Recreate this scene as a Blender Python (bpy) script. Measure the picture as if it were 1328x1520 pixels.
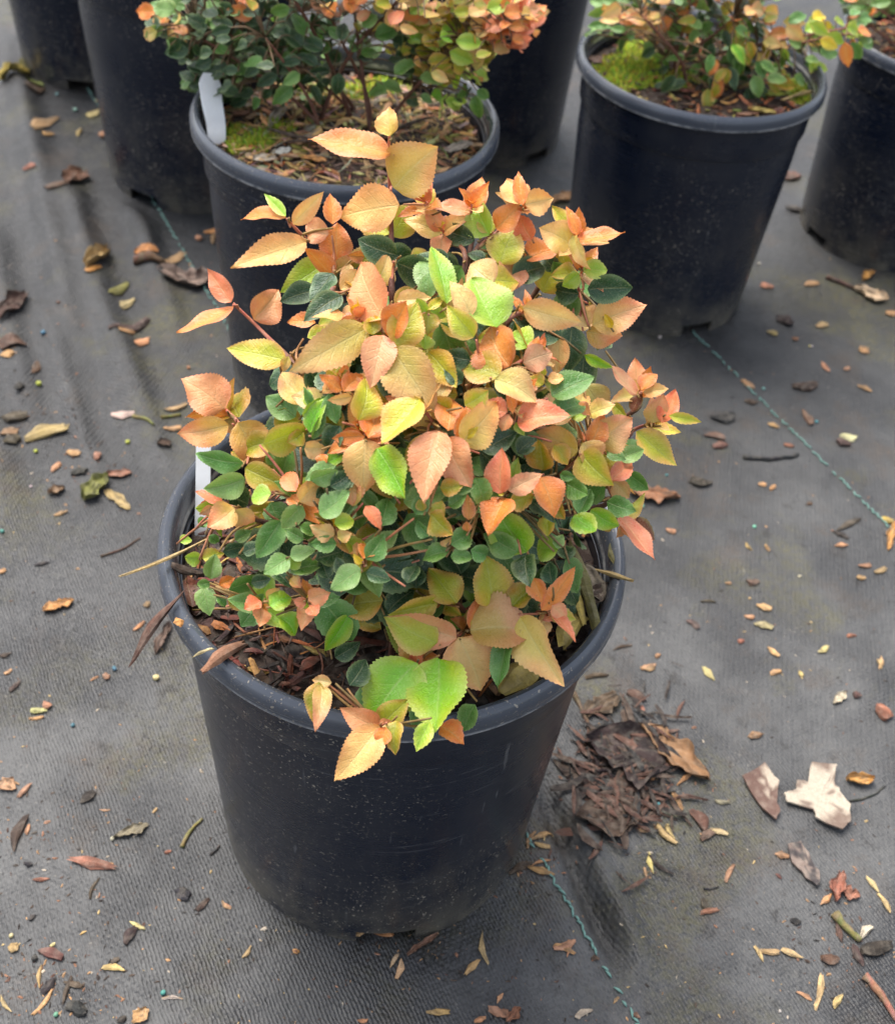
import bpy, math, random
from mathutils import Vector, noise
for o in list(bpy.data.objects): bpy.data.objects.remove(o)
SC = bpy.context.scene; COL = SC.collection
R = math.radians
RND = random.Random(7)

# ------------------------------------------------------------------ camera
PW, PH, FPX = 1328.0, 1520.0, 1800.0
CD, CH, YAW, PIT, ROL = 0.50571, 0.81028, 0.05857, 0.7752, 0.10843
CAM = Vector((0, -CD, CH))
FW = Vector((math.sin(YAW)*math.cos(PIT), math.cos(YAW)*math.cos(PIT), -math.sin(PIT)))
_r0 = Vector((math.cos(YAW), -math.sin(YAW), 0)); _u0 = _r0.cross(FW)
RT = _r0*math.cos(ROL) + _u0*math.sin(ROL); UP = -_r0*math.sin(ROL) + _u0*math.cos(ROL)
cd = bpy.data.cameras.new('camera'); cam = bpy.data.objects.new('camera', cd); COL.objects.link(cam)
cam.matrix_world = __import__('mathutils').Matrix(((RT.x, UP.x, -FW.x, CAM.x), (RT.y, UP.y, -FW.y, CAM.y), (RT.z, UP.z, -FW.z, CAM.z), (0, 0, 0, 1)))
cd.sensor_fit = 'HORIZONTAL'; cd.sensor_width = 36; cd.lens = 36*FPX/PW; cd.clip_start = .01; cd.clip_end = 500
cd.dof.use_dof = True; cd.dof.focus_distance = 0.66; cd.dof.aperture_fstop = 13
SC.camera = cam

# ------------------------------------------------------------------ light: soft overcast day
SUN_EL, SUN_AZ = R(62), R(-38)      # azimuth measured from +Y towards +X
wd = bpy.data.worlds.new('World'); SC.world = wd; wd.use_nodes = True
nt = wd.node_tree; bg = nt.nodes['Background']
sky = nt.nodes.new('ShaderNodeTexSky'); sky.sky_type = 'NISHITA'; sky.sun_disc = False
sky.sun_elevation = SUN_EL; sky.sun_rotation = SUN_AZ; sky.air_density = 1.0; sky.dust_density = 4.0; sky.ozone_density = 1.0
hs = nt.nodes.new('ShaderNodeHueSaturation'); hs.inputs['Saturation'].default_value = .5
nt.links.new(sky.outputs[0], hs.inputs['Color']); nt.links.new(hs.outputs[0], bg.inputs['Color'])
bg.inputs['Strength'].default_value = .15
sl = bpy.data.lights.new('sun', 'SUN'); sun = bpy.data.objects.new('sun', sl); COL.objects.link(sun)
sl.energy = 1.5; sl.angle = R(40); sl.color = (1, .96, .9)
sdir = Vector((math.sin(SUN_AZ)*math.cos(SUN_EL), math.cos(SUN_AZ)*math.cos(SUN_EL), math.sin(SUN_EL)))
sun.rotation_euler = sdir.to_track_quat('Z', 'Y').to_euler(); sun.location = (0, 0, 5)
SC.view_settings.view_transform = 'Standard'; SC.view_settings.look = 'None'
SC.view_settings.exposure = 1.4; SC.view_settings.gamma = 1
SC.render.engine = 'CYCLES'

# ------------------------------------------------------------------ helpers
def ray(px, py):
    return (FW*FPX + RT*(px-PW/2) - UP*(py-PH/2)).normalized()
def at_z(px, py, z=0.):
    d = ray(px, py); return CAM + d*((z-CAM.z)/d.z)
def at_y(px, py, y):
    d = ray(px, py); return CAM + d*((y-CAM.y)/d.y)
def proj(p):
    d = p-CAM; z = d.dot(FW); return PW/2+FPX*d.dot(RT)/z, PH/2-FPX*d.dot(UP)/z
def s2l(c): c /= 255.; return c/12.92 if c <= .04045 else ((c+.055)/1.055)**2.4
def rgb(r, g, b, k=1.): return (s2l(r)*k, s2l(g)*k, s2l(b)*k)
def mixc(a, b, t): return tuple(a[i]*(1-t)+b[i]*t for i in range(3))
def sm(a, b, x):
    t = max(0., min(1., (x-a)/(b-a))); return t*t*(3-2*t)
def nz(x, y, z=0.): return noise.noise(Vector((x, y, z)))

WLOC = {}
def empty(name, loc, label=None, cat=None, group=None, rz=0.):
    o = bpy.data.objects.new(name, None); COL.objects.link(o); o.location = loc; o.rotation_euler.z = rz
    o.empty_display_size = .02; WLOC[o.name] = Vector(loc)
    tag(o, label, cat, group); return o
def tag(o, label=None, cat=None, group=None, kind=None):
    if label: o['label'] = label
    if cat: o['category'] = cat
    if group: o['group'] = group
    if kind: o['kind'] = kind
    return o
def mesh(name, V, F, mat, parent=None, cols=None, uvs=None, loc=None, smooth=True, sharp=None):
    me = bpy.data.meshes.new(name); me.from_pydata([tuple(v) for v in V], [], F)
    if cols is not None:
        a = me.color_attributes.new('col', 'FLOAT_COLOR', 'POINT')
        flat = []
        for c in cols: flat += [c[0], c[1], c[2], 1.]
        a.data.foreach_set('color', flat)
    if uvs is not None:
        ul = me.uv_layers.new(name='UVMap'); flat = []
        vi = [0]*len(me.loops); me.loops.foreach_get('vertex_index', vi)
        for i in vi: flat += uvs[i]
        ul.data.foreach_set('uv', flat)
    if smooth: me.polygons.foreach_set('use_smooth', [True]*len(me.polygons))
    if sharp: me.set_sharp_from_angle(angle=R(sharp))
    me.materials.append(mat); me.update()
    o = bpy.data.objects.new(name, me); COL.objects.link(o)
    w = Vector(loc) if loc is not None else Vector((0, 0, 0))
    if parent is not None:
        o.parent = parent
        o.location = w - WLOC[parent.name] if loc is not None else (0, 0, 0)
        WLOC[o.name] = w if loc is not None else WLOC[parent.name]
    else:
        o.location = w; WLOC[o.name] = w
    return o
class MB:
    def __init__(s): s.V = []; s.F = []; s.C = []
    def add(s, V, F, C):
        n = len(s.V); s.V += V; s.F += [tuple(i+n for i in f) for f in F]
        s.C += (C if isinstance(C, list) else [C]*len(V))
def tube(pts, rad, seg=6):
    V = []; F = []; n = len(pts)
    for i, p in enumerate(pts):
        d = (pts[min(i+1, n-1)]-pts[max(i-1, 0)]).normalized()
        a = d.cross(Vector((.31, .2, .93))).normalized(); b = d.cross(a)
        r = rad[i] if isinstance(rad, list) else rad
        for k in range(seg):
            t = 2*math.pi*k/seg; V.append(p + a*(r*math.cos(t)) + b*(r*math.sin(t)))
    for i in range(n-1):
        for k in range(seg):
            k2 = (k+1) % seg; F.append((i*seg+k, i*seg+k2, (i+1)*seg+k2, (i+1)*seg+k))
    F.append(tuple(range(seg))[::-1]); F.append(tuple((n-1)*seg+k for k in range(seg)))
    return V, F

# ------------------------------------------------------------------ materials
def mat(name):
    m = bpy.data.materials.new(name); m.use_nodes = True; t = m.node_tree
    return m, t, t.nodes['Principled BSDF']
def nd(t, k, **kw):
    n = t.nodes.new('ShaderNode'+k)
    for a, b in kw.items(): setattr(n, a, b)
    return n
def val(n, **kw):
    for a, b in kw.items(): n.inputs[a.replace('_', ' ')].default_value = b
    return n
def math_(t, op, a, b=None, c=None):
    n = nd(t, 'Math', operation=op)
    for i, x in enumerate((a, b, c)):
        if x is None: continue
        if isinstance(x, (int, float)): n.inputs[i].default_value = x
        else: t.links.new(x, n.inputs[i])
    return n.outputs[0]
def noise_(t, vec, scale, detail=3., rough=.5, out='Fac'):
    n = nd(t, 'TexNoise'); val(n, Scale=scale, Detail=detail, Roughness=rough)
    if vec is not None: t.links.new(vec, n.inputs['Vector'])
    return n.outputs[out]
def mapr(t, x, a, b, c=0., d=1.):
    n = nd(t, 'MapRange'); t.links.new(x, n.inputs[0])
    for i, v in zip((1, 2, 3, 4), (a, b, c, d)): n.inputs[i].default_value = v
    return n.outputs[0]
def mixrgb(t, f, a, b, blend='MIX'):
    n = nd(t, 'Mix', data_type='RGBA', blend_type=blend)
    for s, x in ((n.inputs[0], f), (n.inputs[6], a), (n.inputs[7], b)):
        if isinstance(x, (int, float)): s.default_value = x
        elif isinstance(x, tuple): s.default_value = (*x, 1) if len(x) == 3 else x
        else: t.links.new(x, s)
    return n.outputs[2]
def scaled(t, vec, s):
    n = nd(t, 'Mapping'); n.inputs['Scale'].default_value = s; t.links.new(vec, n.inputs['Vector']); return n.outputs[0]
def bump(t, b, h, dist, strength=1., prev=None):
    n = nd(t, 'Bump'); val(n, Strength=strength, Distance=dist); t.links.new(h, n.inputs['Height'])
    if prev is not None: t.links.new(prev, n.inputs['Normal'])
    if b is not None: t.links.new(n.outputs[0], b.inputs['Normal'])
    return n.outputs[0]

def leaf_mat(name, rough, transl):
    m, t, b = mat(name)
    at = nd(t, 'Attribute', attribute_name='col'); uv = nd(t, 'UVMap'); geo = nd(t, 'NewGeometry')
    sx = nd(t, 'SeparateXYZ'); t.links.new(uv.outputs[0], sx.inputs[0])
    u = math_(t, 'ABSOLUTE', sx.outputs[0]); v = sx.outputs[1]
    mid = mapr(t, u, .0, .07, 1., 0.)
    ph = math_(t, 'SUBTRACT', math_(t, 'MULTIPLY', v, 6.5), math_(t, 'MULTIPLY', math_(t, 'POWER', u, .8), 1.7))
    fr = math_(t, 'ABSOLUTE', math_(t, 'SUBTRACT', math_(t, 'FRACT', ph), .5))
    lat = math_(t, 'MULTIPLY', mapr(t, fr, .0, .09, 1., 0.), mapr(t, u, .95, .6))
    n1 = noise_(t, geo.outputs['Position'], 260, 3); n2 = noise_(t, geo.outputs['Position'], 1500, 2)
    vein = math_(t, 'ADD', math_(t, 'MULTIPLY', mid, .85), math_(t, 'MULTIPLY', lat, .22), None)
    c0 = mixrgb(t, mapr(t, n1, .3, .7, 0, .4), at.outputs['Color'], mixrgb(t, 1., at.outputs['Color'], (.82, .80, .72), 'MULTIPLY'))
    n3 = noise_(t, geo.outputs['Position'], 700, 4, .7)
    c0 = mixrgb(t, mapr(t, n3, .38, .62, 0., .35), c0, mixrgb(t, 1., c0, (.84, .78, .68), 'MULTIPLY'))
    c0 = mixrgb(t, mapr(t, n2, .56, .68, 0., .12), c0, (.80, .76, .58))
    pale = mixrgb(t, .42, at.outputs['Color'], (.62, .62, .30))
    c1 = mixrgb(t, math_(t, 'MULTIPLY', vein, .6), c0, pale)
    spot = mapr(t, noise_(t, geo.outputs['Position'], 420, 1), .74, .80)
    c2 = mixrgb(t, math_(t, 'MULTIPLY', spot, .35), c1, (.30, .17, .07))
    t.links.new(c2, b.inputs['Base Color'])
    t.links.new(mapr(t, n1, .35, .65, rough-.12, rough+.06), b.inputs['Roughness']); b.inputs['Specular IOR Level'].default_value = .5
    h = math_(t, 'SUBTRACT', math_(t, 'ADD', math_(t, 'ADD', math_(t, 'MULTIPLY', n1, .5), math_(t, 'MULTIPLY', n3, .22)), math_(t, 'MULTIPLY', n2, .2)), math_(t, 'ADD', math_(t, 'MULTIPLY', mid, .16), math_(t, 'MULTIPLY', lat, .10)))
    nb = bump(t, b, h, .0013, .9)
    tr = nd(t, 'BsdfTranslucent'); t.links.new(mixrgb(t, 1., c2, (.95, .9, .6), 'MULTIPLY'), tr.inputs['Color'])
    mx = nd(t, 'MixShader'); mx.inputs[0].default_value = transl
    t.links.new(b.outputs[0], mx.inputs[1]); t.links.new(tr.outputs[0], mx.inputs[2])
    t.links.new(mx.outputs[0], t.nodes['Material Output'].inputs['Surface'])
    return m
M_LEAF = leaf_mat('leaf', .37, .25)

def attr_mat(name, rough, bscale, bdist, spec=.35, mottle=.5):
    m, t, b = mat(name); at = nd(t, 'Attribute', attribute_name='col'); geo = nd(t, 'NewGeometry')
    n1 = noise_(t, geo.outputs['Position'], bscale, 4, .6); n2 = noise_(t, geo.outputs['Position'], bscale*.25, 2)
    c = mixrgb(t, mapr(t, n1, .35, .68, 0, mottle), at.outputs['Color'], mixrgb(t, 1., at.outputs['Color'], (.42, .38, .35), 'MULTIPLY'))
    c = mixrgb(t, mapr(t, n2, .45, .7, 0, mottle*.6), c, mixrgb(t, .35, at.outputs['Color'], (.55, .48, .38)))
    t.links.new(c, b.inputs['Base Color']); val(b, Roughness=rough); b.inputs['Specular IOR Level'].default_value = spec
    bump(t, b, n1, bdist, .9); return m
M_DEBRIS = attr_mat('plant_debris', .72, 700, .0009)
M_STEM = attr_mat('stem_bark', .6, 900, .0004, .3, .35)
M_MOSS = attr_mat('moss', .8, 900, .0004, .2, .3)
M_PRILL = attr_mat('pellet', .5, 900, .0003, .4, .25)

def pot_mat(name, c_base, r0, r1, foot_amt):
    m, t, b = mat(name); tc = nd(t, 'TexCoord'); oi = nd(t, 'ObjectInfo')
    off = nd(t, 'VectorMath', operation='ADD'); t.links.new(tc.outputs['Object'], off.inputs[0])
    cx = nd(t, 'CombineXYZ'); t.links.new(math_(t, 'MULTIPLY', oi.outputs['Random'], 9.), cx.inputs[0]); t.links.new(cx.outputs[0], off.inputs[1])
    P = off.outputs[0]; sx = nd(t, 'SeparateXYZ'); t.links.new(tc.outputs['Object'], sx.inputs[0]); z = sx.outputs[2]
    film = noise_(t, P, 14, 5, .62); streak = noise_(t, scaled(t, P, (70, 70, 5)), 1., 4, .6)
    low = mapr(t, z, .17, .0, 0., 1.)
    f1 = math_(t, 'MULTIPLY', mapr(t, film, .46, .64), math_(t, 'ADD', math_(t, 'MULTIPLY', low, .55), .14))
    f2 = math_(t, 'MULTIPLY', mapr(t, streak, .50, .66), math_(t, 'ADD', math_(t, 'MULTIPLY', low, .30), .05))
    base = mixrgb(t, math_(t, 'MINIMUM', math_(t, 'ADD', f1, f2), .8), c_base, (.052, .049, .045))
    foot = math_(t, 'MULTIPLY', mapr(t, z, .055, .0), mapr(t, noise_(t, P, 35, 4), .3, .6))
    base = mixrgb(t, math_(t, 'MULTIPLY', foot, foot_amt), base, (.13, .115, .085))
    # splashed specks of potting mix
    def specks(sc, th, vec):
        v = nd(t, 'TexVoronoi'); val(v, Scale=sc, Randomness=1.); t.links.new(vec, v.inputs['Vector'])
        sp = nd(t, 'SeparateColor'); t.links.new(v.outputs['Color'], sp.inputs[0])
        siz = math_(t, 'MULTIPLY', math_(t, 'SUBTRACT', sp.outputs[0], th), 1.0)
        return mapr(t, math_(t, 'SUBTRACT', siz, v.outputs['Distance']), 0., .06), sp.outputs[1]
    clus = mapr(t, noise_(t, P, 9, 2), .40, .62)
    dn = nd(t, 'TexNoise'); val(dn, Scale=260., Detail=2.); t.links.new(P, dn.inputs['Vector'])
    dv = nd(t, 'VectorMath', operation='MULTIPLY_ADD'); t.links.new(dn.outputs['Color'], dv.inputs[0]); dv.inputs[1].default_value = (.006, .006, .006); t.links.new(P, dv.inputs[2]); PD = dv.outputs[0]
    a, ra = specks(520, .48, scaled(t, PD, (1.0, 1.0, 1.3))); b2, rb = specks(200, .80, scaled(t, PD, (1., 1., 1.8)))
    spm = math_(t, 'MULTIPLY', math_(t, 'MAXIMUM', a, b2), math_(t, 'ADD', math_(t, 'MULTIPLY', clus, .6), math_(t, 'MULTIPLY', low, .4)))
    base = mixrgb(t, math_(t, 'MULTIPLY', spm, math_(t, 'ADD', math_(t, 'MULTIPLY', math_(t, 'POWER', ra, 1.6), .9), .12)), base, mixrgb(t, ra, (.20, .15, .10), (.48, .42, .33)))
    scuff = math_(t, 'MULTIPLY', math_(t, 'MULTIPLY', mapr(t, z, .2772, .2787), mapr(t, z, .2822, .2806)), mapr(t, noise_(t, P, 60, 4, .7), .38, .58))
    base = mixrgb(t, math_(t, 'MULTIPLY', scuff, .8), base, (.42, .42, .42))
    sc = noise_(t, scaled(t, P, (18, 18, 420)), 1., 3, .6); sv = noise_(t, scaled(t, P, (260, 260, 16)), 1., 3, .6)
    scr = math_(t, 'MULTIPLY', math_(t, 'MAXIMUM', mapr(t, sc, .64, .70), mapr(t, sv, .66, .72)), mapr(t, noise_(t, P, 12, 3), .46, .60))
    base = mixrgb(t, math_(t, 'MULTIPLY', scr, .30), base, (.20, .20, .20))
    t.links.new(base, b.inputs['Base Color'])
    rough = math_(t, 'ADD', mapr(t, film, .3, .7, r0, r1), math_(t, 'MULTIPLY', mapr(t, sc, .5, .7), .10))
    t.links.new(rough, b.inputs['Roughness']); b.inputs['Specular IOR Level'].default_value = .5
    n = bump(t, None, sc, .0002, .35); n = bump(t, None, film, .002, .25, n); bump(t, b, spm, .0007, .7, n)
    return m
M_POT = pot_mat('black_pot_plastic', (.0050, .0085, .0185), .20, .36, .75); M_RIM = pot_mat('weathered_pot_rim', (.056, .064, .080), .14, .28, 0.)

TH = R(27.2); TDX, TDY = math.sin(TH), -math.cos(TH)       # direction of the fabric's warp
def ground_mat():
    m, t, b = mat('woven_ground_fabric'); geo = nd(t, 'NewGeometry'); P = geo.outputs['Position']
    mp = nd(t, 'Mapping'); mp.inputs['Rotation'].default_value = (0, 0, -TH); t.links.new(P, mp.inputs['Vector'])
    sx = nd(t, 'SeparateXYZ'); t.links.new(mp.outputs[0], sx.inputs[0])
    wob = math_(t, 'MULTIPLY', noise_(t, P, 40, 2), .004)
    X = math_(t, 'ADD', sx.outputs[0], wob); Y = sx.outputs[1]
    wx = math_(t, 'SINE', math_(t, 'MULTIPLY', X, 2*math.pi/.0026))
    wy = math_(t, 'SINE', math_(t, 'MULTIPLY', Y, 2*math.pi/.0034))
    par = math_(t, 'MULTIPLY', math_(t, 'SINE', math_(t, 'MULTIPLY', X, math.pi/.0026)), math_(t, 'SINE', math_(t, 'MULTIPLY', Y, math.pi/.0034)))
    weave = math_(t, 'ADD', math_(t, 'MULTIPLY', wx, .6), math_(t, 'ADD', math_(t, 'MULTIPLY', wy, .25), math_(t, 'MULTIPLY', par, .6)))
    big = noise_(t, P, 3.2, 5, .6); med = noise_(t, P, 17, 5, .65); fine = noise_(t, P, 160, 4, .7); grit = noise_(t, P, 700, 3, .7)
    clean = mixrgb(t, mapr(t, weave, -1., 1.), (.008, .0084, .0094), (.022, .023, .025))
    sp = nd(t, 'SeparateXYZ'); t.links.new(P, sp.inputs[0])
    yf = mapr(t, math_(t, 'SUBTRACT', sp.outputs[1], math_(t, 'MULTIPLY', sp.outputs[0], .35)), 1.0, -.02, .02, 1.)     # more pale grey towards the front, fabric darker towards the back
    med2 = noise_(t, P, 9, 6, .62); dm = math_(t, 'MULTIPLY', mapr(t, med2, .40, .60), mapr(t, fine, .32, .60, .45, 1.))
    dust_tone = math_(t, 'MULTIPLY', yf, math_(t, 'ADD', math_(t, 'MULTIPLY', dm, .50), .22))
    base = mixrgb(t, dust_tone, clean, (.104, .103, .099))
    alg = math_(t, 'MULTIPLY', mapr(t, noise_(t, P, 6.2, 5, .62), .52, .63), mapr(t, fine, .38, .58))
    base = mixrgb(t, math_(t, 'MULTIPLY', alg, .78), base, (.078, .071, .030))
    brown = math_(t, 'MULTIPLY', mapr(t, noise_(t, P, 11.3, 5, .7), .54, .66), mapr(t, grit, .38, .56))
    base = mixrgb(t, math_(t, 'MULTIPLY', brown, .8), base, (.055, .040, .028))
    wet = mapr(t, big, .53, .62)
    base = mixrgb(t, math_(t, 'MULTIPLY', wet, .6), base, (.012, .0122, .0135))
    dk = math_(t, 'MULTIPLY', mapr(t, noise_(t, P, 48, 5, .7), .56, .66), mapr(t, noise_(t, P, 5, 3), .42, .6))
    base = mixrgb(t, math_(t, 'MULTIPLY', dk, .75), base, (.016, .014, .012))
    pale = math_(t, 'MULTIPLY', mapr(t, noise_(t, P, 320, 3, .6), .64, .70), mapr(t, noise_(t, P, 14, 3), .45, .6))
    base = mixrgb(t, math_(t, 'MULTIPLY', pale, .6), base, (.20, .18, .15))
    weave = math_(t, 'MULTIPLY', weave, mapr(t, dust_tone, .2, .65, 1., .45))
    t.links.new(base, b.inputs['Base Color'])
    t.links.new(math_(t, 'SUBTRACT', mapr(t, fine, .3, .7, .42, .62), math_(t, 'MULTIPLY', wet, .16)), b.inputs['Roughness'])
    b.inputs['Specular IOR Level'].default_value = .4
    n = bump(t, None, weave, .0005, .7); n = bump(t, None, fine, .002, .5, n); n = bump(t, None, grit, .0008, .5, n); bump(t, b, med, .010, .45, n)
    return m
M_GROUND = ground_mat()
def plain(name, c, rough, ns=60, amt=.25, dark=(.5, .47, .42), spec=.4):
    m, t, b = mat(name); tc = nd(t, 'TexCoord'); n1 = noise_(t, tc.outputs['Object'], ns, 5, .65)
    t.links.new(mixrgb(t, mapr(t, n1, .45, .75, 0, amt), c, mixrgb(t, 1., c, dark, 'MULTIPLY')), b.inputs['Base Color'])
    val(b, Roughness=rough); b.inputs['Specular IOR Level'].default_value = spec; bump(t, b, n1, .0008, .3); return m
M_TAG = plain('white_tag_plastic', (.76, .77, .77), .4, 45, .35, (.72, .70, .64))
M_THREAD = plain('green_thread', (.15, .27, .23), .8, 900, .5, (.35, .5, .5))

# ------------------------------------------------------------------ ground sheet
POTS = [(0, 0, 1.), (-.0696, .52974, 1.), (.2879, .73876, .943), (-.282, .929, 1.016), (-.475, 1.224, .988), (.079, 1.094, .989), (.605, .905, .886)]
RIDGES = []
def ridge(p0, p1, amp, w):
    a, b = at_z(*p0), at_z(*p1); RIDGES.append((a.x, a.y, b.x, b.y, amp, w))
ridge((15, 60), (125, 570), .017, .020); ridge((95, 250), (205, 640), .015, .017); ridge((150, 150), (235, 440), .010, .014)
ridge((-20, 330), (50, 640), .014, .018); ridge((55, 440), (140, 700), .010, .012); ridge((215, 330), (270, 520), .008, .012); ridge((175, 480), (250, 700), .007, .012)
ridge((-60, 420), (10, 800), .012, .020); ridge((1190, 260), (1328, 420), .006, .02); ridge((1150, 830), (1328, 1060), .003, .03)
ridge((792, 1150), (925, 1430), -.020, .0075); ridge((826, 1160), (960, 1445), .009, .010); ridge((760, 1200), (880, 1450), .003, .012)
ridge((0, 1080), (260, 1500), .003, .03)
def gh(x, y):
    if not (-1.4 < x < 1.6 and -.6 < y < 2.4): return 0.
    k = 1.
    for (px, py, s) in POTS:
        d = math.hypot(x-px, y-py); k = min(k, sm(.116*s, .15*s, d))
    if k <= 0: return 0.
    h = .0022*nz(x*7, y*7, 3) + .0010*nz(x*23, y*23, 8)
    for ax, ay, bx, by, amp, w in RIDGES:
        dx, dy = bx-ax, by-ay; L2 = dx*dx+dy*dy; t = ((x-ax)*dx+(y-ay)*dy)/L2
        if t < -.1 or t > 1.1: continue
        L = math.sqrt(L2); wob = .004*nz(x*14, y*14, amp*900)
        d = abs((x-ax)*dy-(y-ay)*dx)/L + wob
        if d > 3*w: continue
        h += amp*math.exp(-(d/w)**2)*sm(-.1, .2, t)*sm(1.1, .75, t)
    return h*k
def axis(lo, hi, st):
    a = [lo+i*st for i in range(int(round((hi-lo)/st))+1)]; g = st; e = []
    v = hi
    while v < 60: g *= 1.45; v += g; e.append(v)
    g = st; v = lo; f = []
    while v > -60: g *= 1.45; v -= g; f.append(v)
    return f[::-1]+a+e
xs = axis(-.72, .88, .0055); ys = axis(-.26, 1.75, .0055)
V = [(x, y, gh(x, y)) for y in ys for x in xs]; nx = len(xs)
F = [(j*nx+i, j*nx+i+1, (j+1)*nx+i+1, (j+1)*nx+i) for j in range(len(ys)-1) for i in range(nx-1)]
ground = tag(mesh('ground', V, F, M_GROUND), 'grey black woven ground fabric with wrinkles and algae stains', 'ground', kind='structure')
def on_ground(px, py, lift=0.):
    p = at_z(px, py, 0)
    for _ in range(3): p = at_z(px, py, gh(p.x, p.y))
    return Vector((p.x, p.y, gh(p.x, p.y)+lift))
# green marker threads woven along the fabric: small overlapping stitches
def thread(x, y, l0, l1, label):
    B = MB(); rr = random.Random(5); s = l0
    while s < l1:
        L = rr.uniform(.0038, .0062)
        if rr.random() < .72:
            cx, cy = x+TDX*s, y+TDY*s; sd = rr.choice((-1, 1))*.0006; a = rr.uniform(-.25, .25)+.35*(1 if int(s*150) % 2 else -1)
            dx, dy = TDX*math.cos(a)-TDY*math.sin(a), TDX*math.sin(a)+TDY*math.cos(a)
            pts = []
            for i in range(5):
                f = i/4-.5; qx, qy = cx+dx*L*f*1.25-TDY*sd, cy+dy*L*f*1.25+TDX*sd
                pts.append(Vector((qx, qy, gh(qx, qy)+.0003+.0011*math.cos(f*math.pi))))
            v, f = tube(pts, [.0004, .0008, .0010, .0008, .0004], 5); B.add(v, f, (0, 0, 0))
        s += L*.92
    o = mesh('marker_thread', B.V, B.F, M_THREAD, ground); tag(o, label)
thread(.114, -.023, -1.3, .42, 'pale green thread stitched through the fabric under the front pot')
thread(.334, .628, -.2, .45, 'dark green thread stitched through the fabric at right')

# ------------------------------------------------------------------ pots
HP, RB = .29483, .11397
def pot_meshes():
    N = 120; rr = random.Random(3)
    notch = set()
    for q in range(4):
        c = N//4*q
        for i in range(-3, 4): notch.add((c+i) % N)
    outer = [(RB-.003, .0), (RB, .0), (RB+.0005, .015), (RB+.0018, .034), (.1175, .07), (.1205, .12), (.1232, .165), (.1256, .205), (.1265, HP-.0560), (.1290, HP-.0545), (.1297, HP-.0525), (.1302, HP-.035), (.1312, HP-.0165)]
    V = []; F = []
    def P(r, z, k):
        a = 2*math.pi*k/N; w = 1+.004*math.sin(2*a+1)*z/HP+.0016*nz(math.cos(a)*2, math.sin(a)*2, z*14)
        return (r*w*math.cos(a), r*w*math.sin(a), z)
    rings = [(RB-.003, .017)]+outer
    for r, z in rings: V += [P(r, z, k) for k in range(N)]
    for j in range(len(rings)-1):
        for k in range(N):
            if j < 3 and k in notch: continue
            k2 = (k+1) % N; F.append((j*N+k, j*N+k2, (j+1)*N+k2, (j+1)*N+k))
    for k in notch:          # roof and jambs of each drain notch
        k2 = (k+1) % N; F.append((k, k2, 3*N+k2, 3*N+k))
        for kk, nb in ((k, (k-1) % N), (k2, k2)):
            if nb not in notch: F.append((kk, N+kk, 2*N+kk, 3*N+kk))
    c0 = len(V); V.append((0, 0, .017)); F += [(c0, (k+1) % N, k) for k in range(N)]
    inner = [(.1270, HP-.018), (.1255, HP-.055), (.122, .17), (.1165, .09), (RB-.0005, .024)]
    i0 = len(V)
    for r, z in inner: V += [P(r, z, k) for k in range(N)]
    for j in range(len(inner)-1):
        for k in range(N): k2 = (k+1) % N; F.append((i0+j*N+k, i0+j*N+k2, i0+(j+1)*N+k2, i0+(j+1)*N+k))
    lip = [(.1265, HP-.021), (.1306, HP-.0185), (.1360, HP-.0172), (.1388, HP-.0160), (.1398, HP-.0140), (.1392, HP-.0122), (.1398, HP-.0100), (.1394, HP-.0055), (.1378, HP-.0022), (.1352, HP), (.1326, HP-.0010), (.1305, HP-.0042), (.1292, HP-.0095), (.1275, HP-.019)]
    LV = []; LF = []
    for r, z in lip: LV += [P(r, z, k) for k in range(N)]
    for j in range(len(lip)-1):
        for k in range(N): k2 = (k+1) % N; LF.append((j*N+k, j*N+k2, (j+1)*N+k2, (j+1)*N+k))
    return (V, F), (LV, LF)
(bV, bF), (lV, lF) = pot_meshes()
POT_LAB = ['black plastic nursery pot in front, holding the orange tipped shrub', 'black nursery pot behind the front shrub, full of tan mulch',
           'black nursery pot with moss along its rim, upper right', 'dark nursery pot touching the back of the mulch filled pot, at upper left',
           'black nursery pot cut off in the top left corner', 'dark nursery pot in shade behind the mulch filled pot, at top centre',
           'black nursery pot cut off by the right edge']
def ang(i, px, py):
    p = at_z(px, py, .005*POTS[i][2]); return math.atan2(p.y-POTS[i][1], p.x-POTS[i][0])
ROT = [ang(0, 566, 1388), .3, ang(2, 1023, 482), ang(3, 216, 292), ang(4, 120, 128), ang(5, 800, 238), ang(6, 1205, 352)]
proto = None
for i, (x, y, s) in enumerate(POTS):
    e = empty('nursery_pot', (x, y, 0), POT_LAB[i], 'plant pot', 'black nursery pots standing on the fabric', ROT[i]); e.scale = (s, s, s)
    if i == 0:
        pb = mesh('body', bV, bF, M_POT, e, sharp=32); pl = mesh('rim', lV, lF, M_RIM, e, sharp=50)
    else:
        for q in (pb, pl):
            c = q.copy(); COL.objects.link(c); c.parent = e; c.location = (0, 0, 0)

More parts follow.
